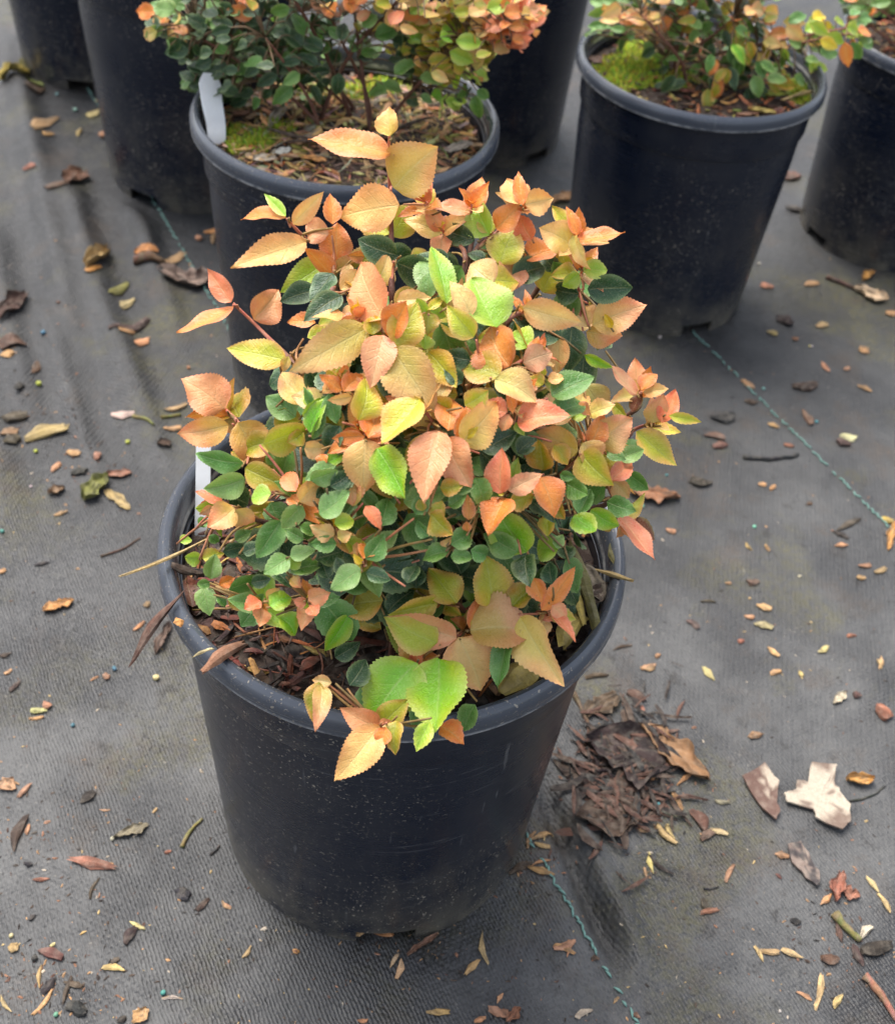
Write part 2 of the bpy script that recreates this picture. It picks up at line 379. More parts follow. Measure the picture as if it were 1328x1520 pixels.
# ------------------------------------------------------------------ debris shapes
CB = {'straw': rgb(188, 162, 110), 'tan': rgb(170, 132, 92), 'pale': rgb(182, 168, 148), 'redtan': rgb(140, 100, 76), 'redbrown': rgb(90, 62, 50), 'brown': rgb(74, 58, 47),
      'darkbrown': rgb(46, 36, 31), 'dark': rgb(42, 40, 39), 'orange': rgb(182, 128, 70), 'olive': rgb(112, 106, 58), 'yellow': rgb(186, 164, 86), 'cream': rgb(196, 180, 134),
      'greytan': rgb(122, 112, 96), 'pinkbrown': rgb(100, 76, 67), 'teal': rgb(66, 132, 124), 'mint': rgb(122, 168, 148), 'blueteal': rgb(56, 98, 110), 'lime': rgb(156, 164, 66), 'white': rgb(190, 188, 176), 'green': rgb(92, 150, 116)}
CW = {'straw': 'straw coloured', 'tan': 'tan', 'pale': 'pale', 'redtan': 'reddish tan', 'redbrown': 'reddish brown', 'brown': 'brown', 'darkbrown': 'dark brown', 'dark': 'blackish', 'orange': 'orange tan',
      'olive': 'olive', 'yellow': 'yellow', 'cream': 'cream', 'greytan': 'grey tan', 'pinkbrown': 'pinkish brown', 'teal': 'teal', 'mint': 'mint green', 'blueteal': 'blue green', 'lime': 'lime green', 'white': 'white', 'green': 'green'}
def chip_geo(L, W, T, rr, col, nst=5, nsd=6):
    """splintered piece of bark: ragged ends, uneven sides, streaky colour"""
    V = []; F = []; C = []; bend = rr.uniform(-.12, .12); ph = rr.uniform(0, 90); tw = rr.uniform(-.8, .8); sk = rr.uniform(-.35, .35); pk = rr.uniform(.35, .65)
    e0, e1 = rr.uniform(.15, .75), rr.uniform(.15, .75); rag = [(rr.uniform(-.10, .10), rr.uniform(-.10, .10)) for _ in range(nsd)]
    for i in range(nst):
        t = i/(nst-1); w = min(1, e0+(1-e0)*t/pk) if t < pk else min(1, e1+(1-e1)*(1-t)/(1-pk)); w *= 1+.28*nz(t*4, ph)
        for k in range(nsd):
            a = 2*math.pi*k/nsd; f = 1+.45*nz(math.cos(a)*1.3, math.sin(a)*1.3+t*1.5, ph); x = (t-.5)*L
            if i in (0, nst-1): x += rag[k][0 if i == 0 else 1]*L
            y = W*.5*w*math.cos(a)*f; z = T*.5*w*math.sin(a)*f; x += sk*y; ta = tw*(t-.5)
            V.append(Vector((x, y*math.cos(ta)-z*math.sin(ta)+bend*L*math.sin(math.pi*t), z*math.cos(ta)+y*math.sin(ta)*.5)))
            C.append(mixc(tuple(c*1.18 for c in col), tuple(c*.42 for c in col), sm(-.35, .45, nz(t*2.2+ph, k*1.7, ph))))
    for i in range(nst-1):
        for k in range(nsd): k2 = (k+1) % nsd; F.append((i*nsd+k, (i+1)*nsd+k, (i+1)*nsd+k2, i*nsd+k2))
    F.append(tuple(range(nsd))); F.append(tuple((nst-1)*nsd+k for k in range(nsd))[::-1])
    return V, F, C
def rot_xy(V, a): c, s = math.cos(a), math.sin(a); return [Vector((v.x*c-v.y*s, v.x*s+v.y*c, v.z)) for v in V]
def flake_geo(poly, T, rr, cols, jag=1):
    """poly: list of local xy Vectors; a thin irregular plate with two colour faces, cupped a little"""
    c = sum(poly, Vector((0, 0)))/len(poly); out = []
    for i, p in enumerate(poly):
        q = poly[(i+1) % len(poly)]
        for k in range(3): out.append(p.lerp(q, k/3)+Vector((rr.uniform(-1, 1), rr.uniform(-1, 1)))*.0009*jag)
    rings = [1., .86, .68, .48, .26]; V = []; C = []; n = len(out); S = max((p-c).length for p in out)
    for side in (1, -1):
        for r in rings:
            for p in out:
                q = c+(p-c)*r; d = (q-c).length/S; h = .10*S*d*d+.0012*nz(q.x*120, q.y*120, 4.)
                V.append(Vector((q.x, q.y, T+h+side*T*.5)))
                C.append(mixc(cols[0], cols[1], sm(.02, .14, nz(q.x*75+3, q.y*75, S*99)+.5*nz(q.x*210, q.y*210, 2)+.08*(r > .9))))
        V.append(Vector((c.x, c.y, T+side*T*.5))); C.append(cols[0])
    F = []; m = len(rings)*n+1
    for s_ in (0, 1):
        o = s_*m
        for j in range(len(rings)-1):
            for k in range(n):
                k2 = (k+1) % n; f = (o+j*n+k, o+j*n+k2, o+(j+1)*n+k2, o+(j+1)*n+k); F.append(f if s_ == 0 else f[::-1])
        for k in range(n):
            f = (o+(len(rings)-1)*n+k, o+(len(rings)-1)*n+(k+1) % n, o+m-1); F.append(f if s_ == 0 else f[::-1])
    for k in range(n): F.append((k, m+k, m+(k+1) % n, (k+1) % n))
    return V, F, C
def crumple_geo(L, W, rr, col, amp=.25, lob=.3, nu=18, nv=12):
    """a torn, curled dead leaf: a thin crumpled sheet with a ragged outline"""
    V = []; C = []; ph = rr.uniform(0, 50); S = max(L, W); S2 = math.sqrt(L*W); k1 = rr.uniform(.5, 1.5); tilt = rr.uniform(-.5, .5)
    for i in range(nu+1):
        t = i/nu
        for j in range(nv+1):
            u = j/nv*2-1; sg = 1 if u > 0 else -1
            prof = (math.sin(math.pi*(t*.92+.04))**.65)*(1+lob*1.5*nz(t*3.2, ph+sg*7)+lob*.8*nz(t*9, ph+sg*3))
            prof = max(prof, .06); x = (t-.5)*L*(1+lob*.5*nz(u*2.4, ph+5)); y = u*W*.5*prof+lob*.12*W*nz(t*3, ph+2)
            z = amp*S2*(.55*u*u*k1+tilt*u*.3+.45*(2*t-1)**2*nz(ph, sg*2)+.9*abs(nz(t*2.3+ph, u*1.8))+.45*abs(nz(t*5.5, u*4, ph))+.12*nz(t*14, u*11, ph))
            V.append(Vector((x, y*(1-.25*abs(u)*k1), max(z, 0.)+.0007)))
            c = mixc(tuple(q*1.15 for q in col), tuple(q*.40 for q in col), sm(-.25, .45, nz(t*4+ph, u*3, 2)))
            if abs(u) < .1: c = mixc(c, tuple(q*1.5 for q in col), .35)
            C.append(c)
    n = nv+1; F = [(i*n+j, (i+1)*n+j, (i+1)*n+j+1, i*n+j+1) for i in range(nu) for j in range(nv)]
    m = len(V); V = V+[v+Vector((0, 0, -.0006)) for v in V]; C = C+C
    F += [tuple(q+m for q in f[::-1]) for f in F]
    return V, F, C
def pebble_geo(r, rr, col):
    V = []; F = []; C = []; n = 7; ph = rr.uniform(0, 40)
    for j in range(1, 5):
        th = math.pi*j/5
        for k in range(n):
            a = 2*math.pi*k/n; d = r*(1+.22*nz(math.cos(a)*1.5+ph, math.sin(a)*1.5, th))
            V.append(Vector((d*math.sin(th)*math.cos(a), d*math.sin(th)*math.sin(a), d*.8*math.cos(th)))); C.append(col)
    for j in range(3):
        for k in range(n): k2 = (k+1) % n; F.append((j*n+k, (j+1)*n+k, (j+1)*n+k2, j*n+k2))
    F.append(tuple(range(n))); F.append(tuple(3*n+k for k in range(n))[::-1]); return V, F, C

CROP = {'A': (260, 140, 3.32), 'B': (620, 240, 3.018), 'C': (180, 540, 3.32), 'D': (560, 540, 3.32), 'F': (400, 360, 5.108), 'G': (440, 540, 5.108), 'H': (480, 820, 3.495), 'I': (440, 720, 5.108),
        'R': (900, 480, 2.923), 'E': (230, 840, 1.87), 'N': (820, 980, 2.614), 'U': (220, 980, 1.795), 'M': (0, 980, 2.8156), 'S': (0, 440, 2.7156), 'T': (0, 0, 2.951), 'V': (820, 0, 2.614), 'X': (0, 0, 1.)}
def crop(c, x, y): a, b, s = CROP[c]; return a+x/s, b+y/s
def where(x, y):
    if x < 420 and y < 350: return 'at the foot of the upper left pots'
    if x < 420 and y < 560: return 'on the rippled fabric left of the shrub'
    if x < 300 and y < 780: return 'on the fabric left of the white tag'
    if x < 300 and y < 1000: return 'left of the front pot rim'
    if x < 360 and y < 1280: return 'left of the front pot wall'
    if x < 520: return 'in the lower left corner'
    if x < 760 and y > 1300: return 'below the drain notch of the front pot'
    if x < 970 and y > 1180 and (x < 860 or y > 1380): return 'on the thread beside the front pot'
    if x < 1100 and 1000 < y < 1330: return 'around the brown leaf pile'
    if y > 1370: return 'in the lower right corner'
    if y > 1060: return 'around the two pale bark flakes'
    if y < 420: return 'at the foot of the upper right pots'
    if y < 660: return 'near the right thread\'s upper end'
    if y < 830: return 'near the right thread\'s lower end'
    return 'right of the front pot rim'
TYPE = {'c': ('bark_sliver', 'bark sliver', 'bark'), 'b': ('bark_chip', 'bark chip', 'bark'), 't': ('twig', 'thin twig', 'twig'), 'l': ('dead_leaf', 'curled dead leaf', 'leaf'),
        'p': ('fertiliser_pellet', 'fertiliser pellet', 'pellet'), 'y': ('seed_grain', 'round seed', 'seed'), 'f': ('bark_flake', 'bark flake', 'bark')}
DEB = {
'N': '''c 585 30 625 80 22 straw;c 340 35 395 30 22 tan;c 845 55 885 45 18 tan;c 955 45 968 65 16 straw;c 1262 0 1275 35 16 tan;l 1088 172 1132 130 45 pale|pale shell like scrap right of the brown leaf pile;b 1165 140 1195 140 30 redbrown;b 1250 190 1315 220 50 redtan|flat reddish tan chip at the right edge above the pale flakes
c 760 305 815 290 35 redtan;l 1135 470 1240 470 62 orange|crumbly orange tan lump right of the larger pale flake;t 1150 550 1290 490 8 dark|thin dark stalk behind the larger pale flake;c 858 755 910 765 25 tan;l 1095 940 1115 825 70 redtan|upper reddish dead leaf below the grey bark flake;l 1120 890 1190 925 60 redtan|lower reddish dead leaf below the grey bark flake;c 1040 950 1080 910 30 tan
c 1215 845 1260 900 20 straw;c 1260 910 1305 980 22 straw;t 1090 990 1190 1095 28 olive|short greenish twig near the lower right corner;c 1195 1080 1235 1040 38 pale;b 1100 1020 1120 1095 25 brown;b 1200 1130 1310 1110 70 darkbrown|dark lump of soil by the right edge near the corner;c 1170 1110 1205 1190 30 brown;t 1205 1230 1328 1405 26 redtan|long reddish brown twig in the lower right corner;b 1040 1160 1105 1165 45 redbrown
c 780 1110 815 1170 18 straw;c 800 1130 875 1135 25 tan;c 890 1125 965 1160 28 straw;c 1020 1350 1040 1225 25 straw;c 1090 1350 1125 1300 30 straw;p 1085 1325 1103 1325 18 teal;c 945 1290 1000 1320 18 tan;c 670 860 700 800 24 tan;t 585 890 645 882 8 dark;b 580 930 600 980 25 brown;c 570 985 640 970 25 redtan
c 610 660 675 680 28 straw;b 540 590 590 660 50 redbrown;b 575 700 620 670 40 pinkbrown;c 375 750 388 825 22 straw;c 400 640 480 715 32 straw;c 440 640 470 690 18 straw;c 485 485 545 435 22 tan;c 440 490 500 580 20 tan;c 330 650 370 670 30 tan;c 440 380 452 410 20 orange;c 370 460 395 465 30 orange;c 355 810 365 850 14 tan;p 396 562 424 562 28 teal
l 130 330 430 420 250 darkbrown|largest crumpled dark leaf in the leaf pile right of the front pot;l 95 600 330 620 160 brown|flat brown leaf at the lower end of the leaf pile;l 340 270 600 470 110 redtan|reddish curled leaf at the right end of the leaf pile;l 130 220 250 140 90 brown|thin brown leaf above the leaf pile by the rim;l 60 470 190 440 120 brown|small brown leaf at the left end of the leaf pile;l 160 400 330 500 130 darkbrown|dark crumpled leaf in the middle of the leaf pile
t 80 130 155 330 16 redbrown|reddish brown stalk rising left of the leaf pile;t 270 450 275 600 20 brown|brown stalk lying down the middle of the leaf pile;t 195 400 215 560 14 redbrown;c 285 125 355 160 38 brown;c 345 180 355 212 20 redtan;c 630 550 685 553 18 greytan;c 130 70 215 62 20 brown;c 865 830 885 850 14 redbrown;b 920 1010 960 1020 30 dark;y 870 1365 890 1365 18 white''',
'U': '''c 1010 500 1030 460 14 tan;c 1020 480 1075 465 14 tan;c 1030 490 1070 500 14 tan;b 965 570 1020 545 25 brown;c 1010 555 1080 575 22 tan;c 1020 550 1070 535 12 tan;c 1080 770 1135 750 22 tan;c 1085 760 1135 785 20 tan;c 1115 790 1120 745 14 tan;c 890 725 905 810 18 tan;c 845 840 880 800 20 tan;c 645 820 665 785 16 straw;c 660 850 672 800 18 straw
l 690 790 770 735 20 redtan|curled reddish leaf beside the drain notch of the front pot;b 735 800 760 790 30 dark;c 745 940 800 940 20 tan;b 905 930 955 945 30 redtan;c 930 915 945 890 12 tan;l 955 965 990 930 40 redtan|small reddish dead leaf at the bottom edge below the front pot;c 1140 955 1180 935 20 pale;c 870 965 900 955 18 tan;c 250 795 272 765 14 tan;b 385 778 402 778 14 redtan;c 198 645 220 665 12 tan;t 90 500 145 425 10 olive|forked olive twig left of the front pot wall;b 130 670 160 640 18 brown;t 165 520 190 495 7 dark
b 75 620 105 640 22 dark;p 28 888 52 888 24 teal;c 40 905 90 905 12 pale;c 300 720 315 715 10 pale;b 1180 795 1200 800 16 redbrown;c 1290 945 1310 955 14 redtan;c 1240 915 1252 900 10 tan;c 560 965 585 960 14 tan;c 540 735 580 722 16 straw;c 600 728 650 735 18 orange''',
'M': '''c 20 60 48 40 14 tan;b 40 130 85 90 20 brown;c 135 215 195 215 30 straw;c 120 245 180 240 14 tan;b 180 200 215 190 40 tan;p 290 275 320 275 28 blueteal;p 466 40 494 40 26 blueteal;y 630 78 675 78 46 cream|round cream pebble left of the front pot;b 430 70 460 72 30 redtan;c 375 90 410 70 10 tan;l 0 545 55 500 60 tan|broad tan leaf scrap at the left edge;c 40 505 80 520 14 tan;c 78 575 130 520 24 tan;b 340 600 390 555 40 darkbrown;c 415 625 460 628 10 tan;c 640 640 655 620 14 tan
b 60 800 110 660 50 brown|rolled brown bark piece near the left edge;c 110 730 120 690 20 tan;b 297 835 480 872 55 redtan|long flat reddish chip in the lower left;c 375 1000 415 915 14 brown;b 140 920 205 915 20 redtan;c 690 805 715 800 14 redtan;l 480 745 615 695 45 greytan|dusty grey tan leaf scrap above the long reddish chip;y 455 750 485 750 30 pale;b 815 1045 870 1000 20 brown;c 930 1020 965 1035 18 tan;c 545 1095 605 1125 22 straw;b 525 1185 570 1120 40 darkbrown
c 430 1290 520 1300 32 straw|plump straw coloured husk near the bottom left;b 465 1270 500 1250 25 brown;b 1225 1222 1250 1220 25 orange;y 1095 1130 1115 1130 20 pale;b 160 1215 260 1250 58 redbrown|knobbly reddish brown bark piece in the bottom left corner;y 123 1250 167 1250 45 dark;b 40 1220 75 1190 40 tan;y 31 1155 65 1155 34 cream;c 165 1370 175 1275 20 tan;c 140 1480 215 1385 20 straw;c 5 1405 45 1470 22 straw;p 664 1395 696 1395 32 teal;c 680 1415 760 1418 16 tan;p 218 1485 252 1485 34 green
b 270 1350 345 1370 30 brown;b 280 1450 360 1480 70 dark;b 180 1390 230 1330 40 dark;l 555 1520 615 1460 60 tan|pale tan leaf scrap at the bottom edge;b 490 1515 525 1495 25 darkbrown;c 335 1150 360 1135 12 straw;b 100 850 130 860 25 dark;b 120 1090 150 1070 24 dark;c 210 1200 230 1185 18 cream;b 735 960 790 990 40 dark;b 265 1440 300 1330 26 brown''',
'R': '''c 700 440 745 455 22 tan;b 600 340 655 345 25 brown;p 627 885 653 885 26 mint;p 898 430 922 430 24 teal;p 669 285 691 285 22 mint;p 142 795 168 795 26 mint;p 251 660 269 660 18 teal;b 450 410 555 410 55 dark|flat blackish oval flake right of the shrub;b 425 490 505 500 30 pinkbrown;b 460 540 520 530 30 redbrown;t 590 585 830 575 13 dark|bent dark twig lying right of the shrub;c 1015 490 1080 505 40 cream|fat cream coloured husk near the right edge;b 1000 520 1050 525 30 brown
b 1000 900 1100 850 30 brown|stubby brown twig piece near the right edge;b 985 905 1045 935 20 darkbrown;c 990 970 1045 965 20 tan;c 1190 845 1240 865 25 yellow;l 1215 980 1255 860 50 orange|orange and yellow leaf curled at the right edge;c 605 955 625 985 16 tan;c 690 965 705 990 14 tan;c 1090 1055 1140 1052 20 tan;c 1165 1085 1205 1065 25 tan;c 1085 1108 1120 1105 22 tan;c 515 1130 540 1130 16 tan;c 650 1225 710 1245 30 tan;c 640 1310 715 1325 35 straw;c 600 1275 640 1275 20 tan;y 611 1195 629 1195 18 cream
c 700 1410 750 1450 24 straw;c 915 1430 960 1405 30 straw;c 1180 1500 1190 1450 22 straw;c 420 1500 450 1515 20 straw;b 610 1130 655 1120 30 redbrown;c 410 1210 470 1212 16 brown;b 350 1290 395 1325 25 pinkbrown;c 260 900 300 908 20 tan;l 105 740 310 765 70 redtan|reddish dead leaf on the ground behind the right of the rim;c 655 700 690 705 18 tan;c 710 725 730 705 18 tan;c 910 15 950 12 16 tan;y 872 100 888 100 16 cream;c 1095 115 1135 120 18 tan;c 930 175 965 210 18 tan;b 810 280 905 270 35 brown;c 1090 275 1150 300 18 tan;c 590 250 640 285 25 tan;b 850 380 885 440 30 pinkbrown;c 770 530 810 535 18 redtan
b 360 680 460 700 40 darkbrown;c 1030 205 1050 195 18 tan;c 570 1385 595 1380 20 redtan;c 830 1100 845 1098 10 pale;b 870 790 890 780 20 redbrown;c 1045 1360 1080 1358 16 redtan;c 210 1450 235 1440 18 tan;c 150 1500 210 1490 22 tan;c 30 1420 110 1400 16 brown''',
'S': '''l 0 100 110 0 62 brown|dark brown dead leaf at the left edge;c 495 50 540 15 28 straw;b 450 120 590 100 25 brown;c 485 135 540 125 20 tan;c 550 195 600 170 25 tan;p 163 150 187 150 24 blueteal;b 0 190 100 200 60 redbrown|reddish brown bark piece at the left edge under the dark leaf;c 0 240 50 235 25 tan;b 130 310 150 265 28 redbrown;y 138 355 176 355 38 lime|larger lime green seed on the rippled fabric;y 130 627 160 627 30 lime;y 500 590 530 590 30 lime;y 747 290 773 290 26 tan
b 110 580 275 530 55 tan|flat tan bark strip left of the shrub;c 455 480 535 475 32 pale|pale shell like husk left of the white tag;t 535 485 620 520 9 olive;c 660 460 755 435 25 tan;t 650 490 730 480 9 olive;c 665 535 730 530 18 tan;b 275 630 320 640 25 tan;l 635 600 690 595 40 brown;c 210 710 240 675 20 tan;b 290 715 350 710 30 dark;l 195 800 260 775 45 redtan|small reddish leaf scrap left of the yellowish leaf;l 340 830 430 730 80 olive|yellowish crumpled leaf left of the front pot rim;l 430 790 520 860 45 tan;l 430 720 530 715 40 redtan
c 220 885 270 870 16 tan;y 116 768 134 768 18 white;p -5 950 25 950 30 teal;c 0 1120 22 1100 20 tan;b 140 1085 200 1075 18 dark;t 405 1050 565 975 7 brown|straight thin brown twig left of the front pot rim;l 175 1270 295 1230 55 orange|orange tan leaf scrap alone on the bare fabric;c 540 1350 580 1315 20 tan;b 580 1250 605 1240 25 redtan;p 447 1500 473 1500 26 blueteal;b 0 1455 45 1440 20 brown;l 630 1440 690 1330 45 pinkbrown;b 20 590 75 570 35 brown;b 60 380 100 360 35 dark;b 20 500 110 480 40 brown;b 10 560 60 540 30 redtan;b 380 650 410 640 30 redtan''',
'T': '''l 0 365 130 330 60 yellow|yellow green leaf at the foot of the top left pot;l 130 330 95 260 40 olive;l 120 350 190 380 30 olive;b 120 380 190 395 30 redbrown;p 237 415 263 415 26 mint;y 313 485 347 485 34 mint;c 385 500 440 495 30 straw;c 150 560 250 520 25 tan;c 190 590 235 590 14 tan;c 340 600 355 570 18 tan;c 205 825 300 800 25 redbrown;l 290 800 370 760 60 redbrown;c 105 740 150 730 18 redtan;l 380 1180 480 1110 60 tan;c 380 1190 440 1170 25 orange;c 490 1290 560 1240 40 olive
t 590 1150 720 1165 22 redbrown;l 590 1110 690 1105 30 orange;l 710 1200 920 1235 95 greytan|large weathered grey leaf behind the shrub on the left;y 845 1050 895 1050 50 tan;c 900 1020 980 1010 25 orange;c 930 1070 960 1000 20 redtan;c 720 1150 800 1110 25 tan;b 440 600 470 590 26 redtan;c 420 450 440 430 14 tan;b 250 1330 262 1320 16 redbrown''',
'V': '''t 1060 1080 1180 1130 10 brown|thin brown stalk before the right edge pot;l 1170 1130 1290 1170 52 cream|pale yellow leaf cluster before the right edge pot;l 1200 1090 1240 1060 30 orange;c 975 1110 1030 1100 20 tan;c 805 1110 850 1115 20 tan;y 791 1025 809 1025 18 white;b 870 1240 930 1260 40 darkbrown;c 1190 1355 1225 1370 20 tan;c 1030 1265 1065 1260 16 tan;y 998 1345 1012 1345 14 white;y 405 1310 425 1310 20 white;l 0 790 80 760 40 tan;b 905 700 945 680 40 redbrown;b 900 810 965 820 30 darkbrown;c 1290 1215 1328 1220 18 tan;c 830 1290 870 1300 16 tan;c 930 1320 950 1315 14 redtan'''}
SAME = {}
def debris_all():
    rr = random.Random(21)
    for cr, txt in DEB.items():
        for ln in txt.replace('\n', ';').split(';'):
            lab = None
            if '|' in ln: ln, lab = ln.split('|')
            ty, x0, y0, x1, y1, w, cn = ln.split()
            ax, ay = crop(cr, float(x0), float(y0)); bx, by = crop(cr, float(x1), float(y1)); wp = float(w)/CROP[cr][2]
            a, b = on_ground(ax, ay), on_ground(bx, by); c = (a+b)/2
            L = max((b-a).length, .003); an = math.atan2(b.y-a.y, b.x-a.x)
            # apparent width to true width on the ground plane
            mxp, myp = (ax+bx)/2, (ay+by)/2; q = Vector((-(by-ay), bx-ax)); q = q/(q.length+1e-6)*wp
            W = (at_z(mxp+q.x/2, myp+q.y/2)-at_z(mxp-q.x/2, myp-q.y/2)).length
            if ty in 'py': L = W = L*.65
            nm, wd_, cat = TYPE[ty]; z = gh(c.x, c.y); col = CB[cn]; col = tuple(v*rr.uniform(.85, 1.15) for v in col); m = M_DEBRIS
            if ty == 'c': T = min(W*.55, .004); V, F, C = chip_geo(L, W, T, rr, col); z += T*.42
            elif ty == 'b': T = min(max(W*.45, .0025), .007); V, F, C = chip_geo(L, W, T, rr, col, 7, 7); z += T*.40
            elif ty == 'l': V, F, C = crumple_geo(L, W, rr, col, rr.uniform(.16, .32), rr.uniform(.35, .7))
            elif ty == 't':
                r = max(W*.5, .0007); bw = rr.uniform(-.09, .09)
                pts = [Vector(((t/7-.5)*L, bw*L*math.sin(math.pi*t/7)+.03*L*nz(t*.9, L*999), r*.8+r*.5*abs(nz(t, 3)))) for t in range(8)]
                V, F = tube(pts, [r*(1.1-.4*t/7)*rr.uniform(.85, 1.15) for t in range(8)], 6); C = [tuple(v*rr.uniform(.75, 1.2) for v in col) for _ in V]
            else: r = L*.5; V, F, C = pebble_geo(r, rr, col); z += r*.6; m = M_PRILL if ty == 'p' else M_DEBRIS
            V = rot_xy(V, an)
            if L > .012: V = [Vector((v.x, v.y, v.z+gh(c.x+v.x, c.y+v.y)-gh(c.x, c.y))) for v in V]
            o = mesh(nm, V, F, m, None, C, None, (c.x, c.y, z), smooth=ty in 'tpyl')
            mx, my = mxp, myp; size = 'long ' if ty == 'c' and L > .02 else ''
            if lab: tag(o, lab, cat)
            else: lb = f'{CW[cn]} {size}{wd_} {where(mx, my)}'; tag(o, lb, cat, f'{CW[cn]} {wd_}s {where(mx, my)}'); SAME.setdefault(lb, []).append((mx, o))
def flake_px(cr, pts, cols, label, T=.0016):
    P = [on_ground(*crop(cr, *p)) for p in pts]; c = sum(P, Vector())/len(P); rr = random.Random(len(pts))
    V, F, C = flake_geo([Vector((p.x-c.x, p.y-c.y)) for p in P], T, rr, cols)
    tag(mesh('bark_flake', V, F, M_DEBRIS, None, C, None, (c.x, c.y, gh(c.x, c.y)+.0008), sharp=40), label, 'bark', 'pale flakes of bark')

# ------------------------------------------------------------------ leaves
def P_(a, b): return (rgb(*a, .92), rgb(*b, .92))
PAL = {'P': P_((245, 182, 130), (237, 140, 98)), 'O': P_((242, 156, 72), (230, 118, 60)), 'A': P_((247, 208, 132), (243, 168, 102)), 'Y': P_((194, 202, 58), (241, 190, 88)),
       'L': P_((160, 202, 56), (202, 212, 82)), 'K': P_((124, 192, 36), (180, 200, 50)), 'G': P_((90, 140, 58), (120, 164, 78)), 'D': P_((44, 78, 44), (66, 102, 60)),
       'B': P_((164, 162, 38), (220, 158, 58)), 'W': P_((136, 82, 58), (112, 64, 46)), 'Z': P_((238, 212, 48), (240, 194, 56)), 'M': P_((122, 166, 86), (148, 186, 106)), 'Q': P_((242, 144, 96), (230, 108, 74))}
def leaf_geo(ax, side, nrm, L, W, pal, rr, fold=.25, curl=.5, N=36, teeth=.052):
    """leaf along ax from the origin; serrated edge, folded on its midrib and curled along its length"""
    V = []; C = []; UV = []; F = []; rnd = W/L > .78
    if rnd and pal in 'PAOYBQZ': rnd = False
    a, b = (.54, .76) if rnd else ((.66, 1.12) if pal in 'PAOYBQLZ' else (.60, .98)); mx = (a/(a+b))**a*(b/(a+b))**b
    wav = rr.uniform(.02, .07); ph = rr.uniform(0, 9); c0, c1 = PAL[pal]; br = rr.uniform(.86, 1.1); hue = rr.uniform(-.10, .10); gph = rr.uniform(0, 30)
    asy = rr.uniform(-.05, .05); twist = rr.uniform(-.25, .25); greenbase = rr.random() < .5 and pal in 'PA'
    cols_u = (-1., -.62, -.28, 0., .28, .62, 1.)
    for i in range(N+1):
        t = i/N; w = (max(t, .0006)**a)*(max(1-t, 0.)**b)/mx; kk = curl if abs(curl) > .02 else .02
        yy = L*math.sin(kk*t)/kk; zz = -L*(1-math.cos(kk*t))/kk
        for u in cols_u:
            au = abs(u); tw = w
            if au > .99 and 1 < i < N: tw = w*(1+(teeth if i % 2 else -teeth*.45))
            x = u*W*.5*tw+asy*W*math.sin(math.pi*t); y = yy+(L/N*.4 if au > .99 and i % 2 and i < N-1 else 0.)
            z = zz+fold*abs(x)*(1-.30*au)*(.55+.45*math.sin(math.pi*t))+wav*W*math.sin(t*11+ph+(2 if u > 0 else 0))*au*au
            z += x*twist*t
            V.append(ax*y+side*x+nrm*z); UV.append((u, t))
            g = sm(.15, 1.0, au*.75+.35*abs(t-.45)+.45*nz(u*1.3+gph, t*3.2, gph))
            cc = mixc(c0, c1, g)
            if greenbase: cc = mixc(cc, PAL['Y'][0], .45*sm(.75, .1, t+.3*nz(u*2, t*3, gph)))
            if au > .99: cc = mixc(cc, (.66, .42, .22) if pal in 'PAOYBQ' else (.40, .48, .22), .35)
            C.append((cc[0]*br*(1+hue), cc[1]*br, cc[2]*br*(1-hue)))
    n = len(cols_u)
    for i in range(N):
        for j in range(n-1): F.append((i*n+j, i*n+j+1, (i+1)*n+j+1, (i+1)*n+j))
    return V, F, C, UV
EC = Vector((.010, .002, .272)); ER = Vector((.128, .128, .205))
def dome(px, py, lift=0., k=1.):
    d = ray(px, py); e = Vector((ER.x*k, ER.y*k, ER.z*k)); o = CAM-EC
    oo = Vector((o.x/e.x, o.y/e.y, o.z/e.z)); dd = Vector((d.x/e.x, d.y/e.y, d.z/e.z))
    A = dd.dot(dd); B = oo.dot(dd); Cc = oo.dot(oo)-1; D = B*B-A*Cc
    t = -B/A if D < 0 else (-B-math.sqrt(D))/A
    if D >= 0: t = t+( -B/A-t)*.0
    p = CAM+d*(t-lift)
    return p
def front(px, py, lift=0.):
    """low shoots lying over the front of the rim"""
    y = -.062-.098*sm(860, 1160, py)-.012
    p = at_y(px, py, y); return p-ray(px, py)*lift
SURF = {'H': front, 'E': front}
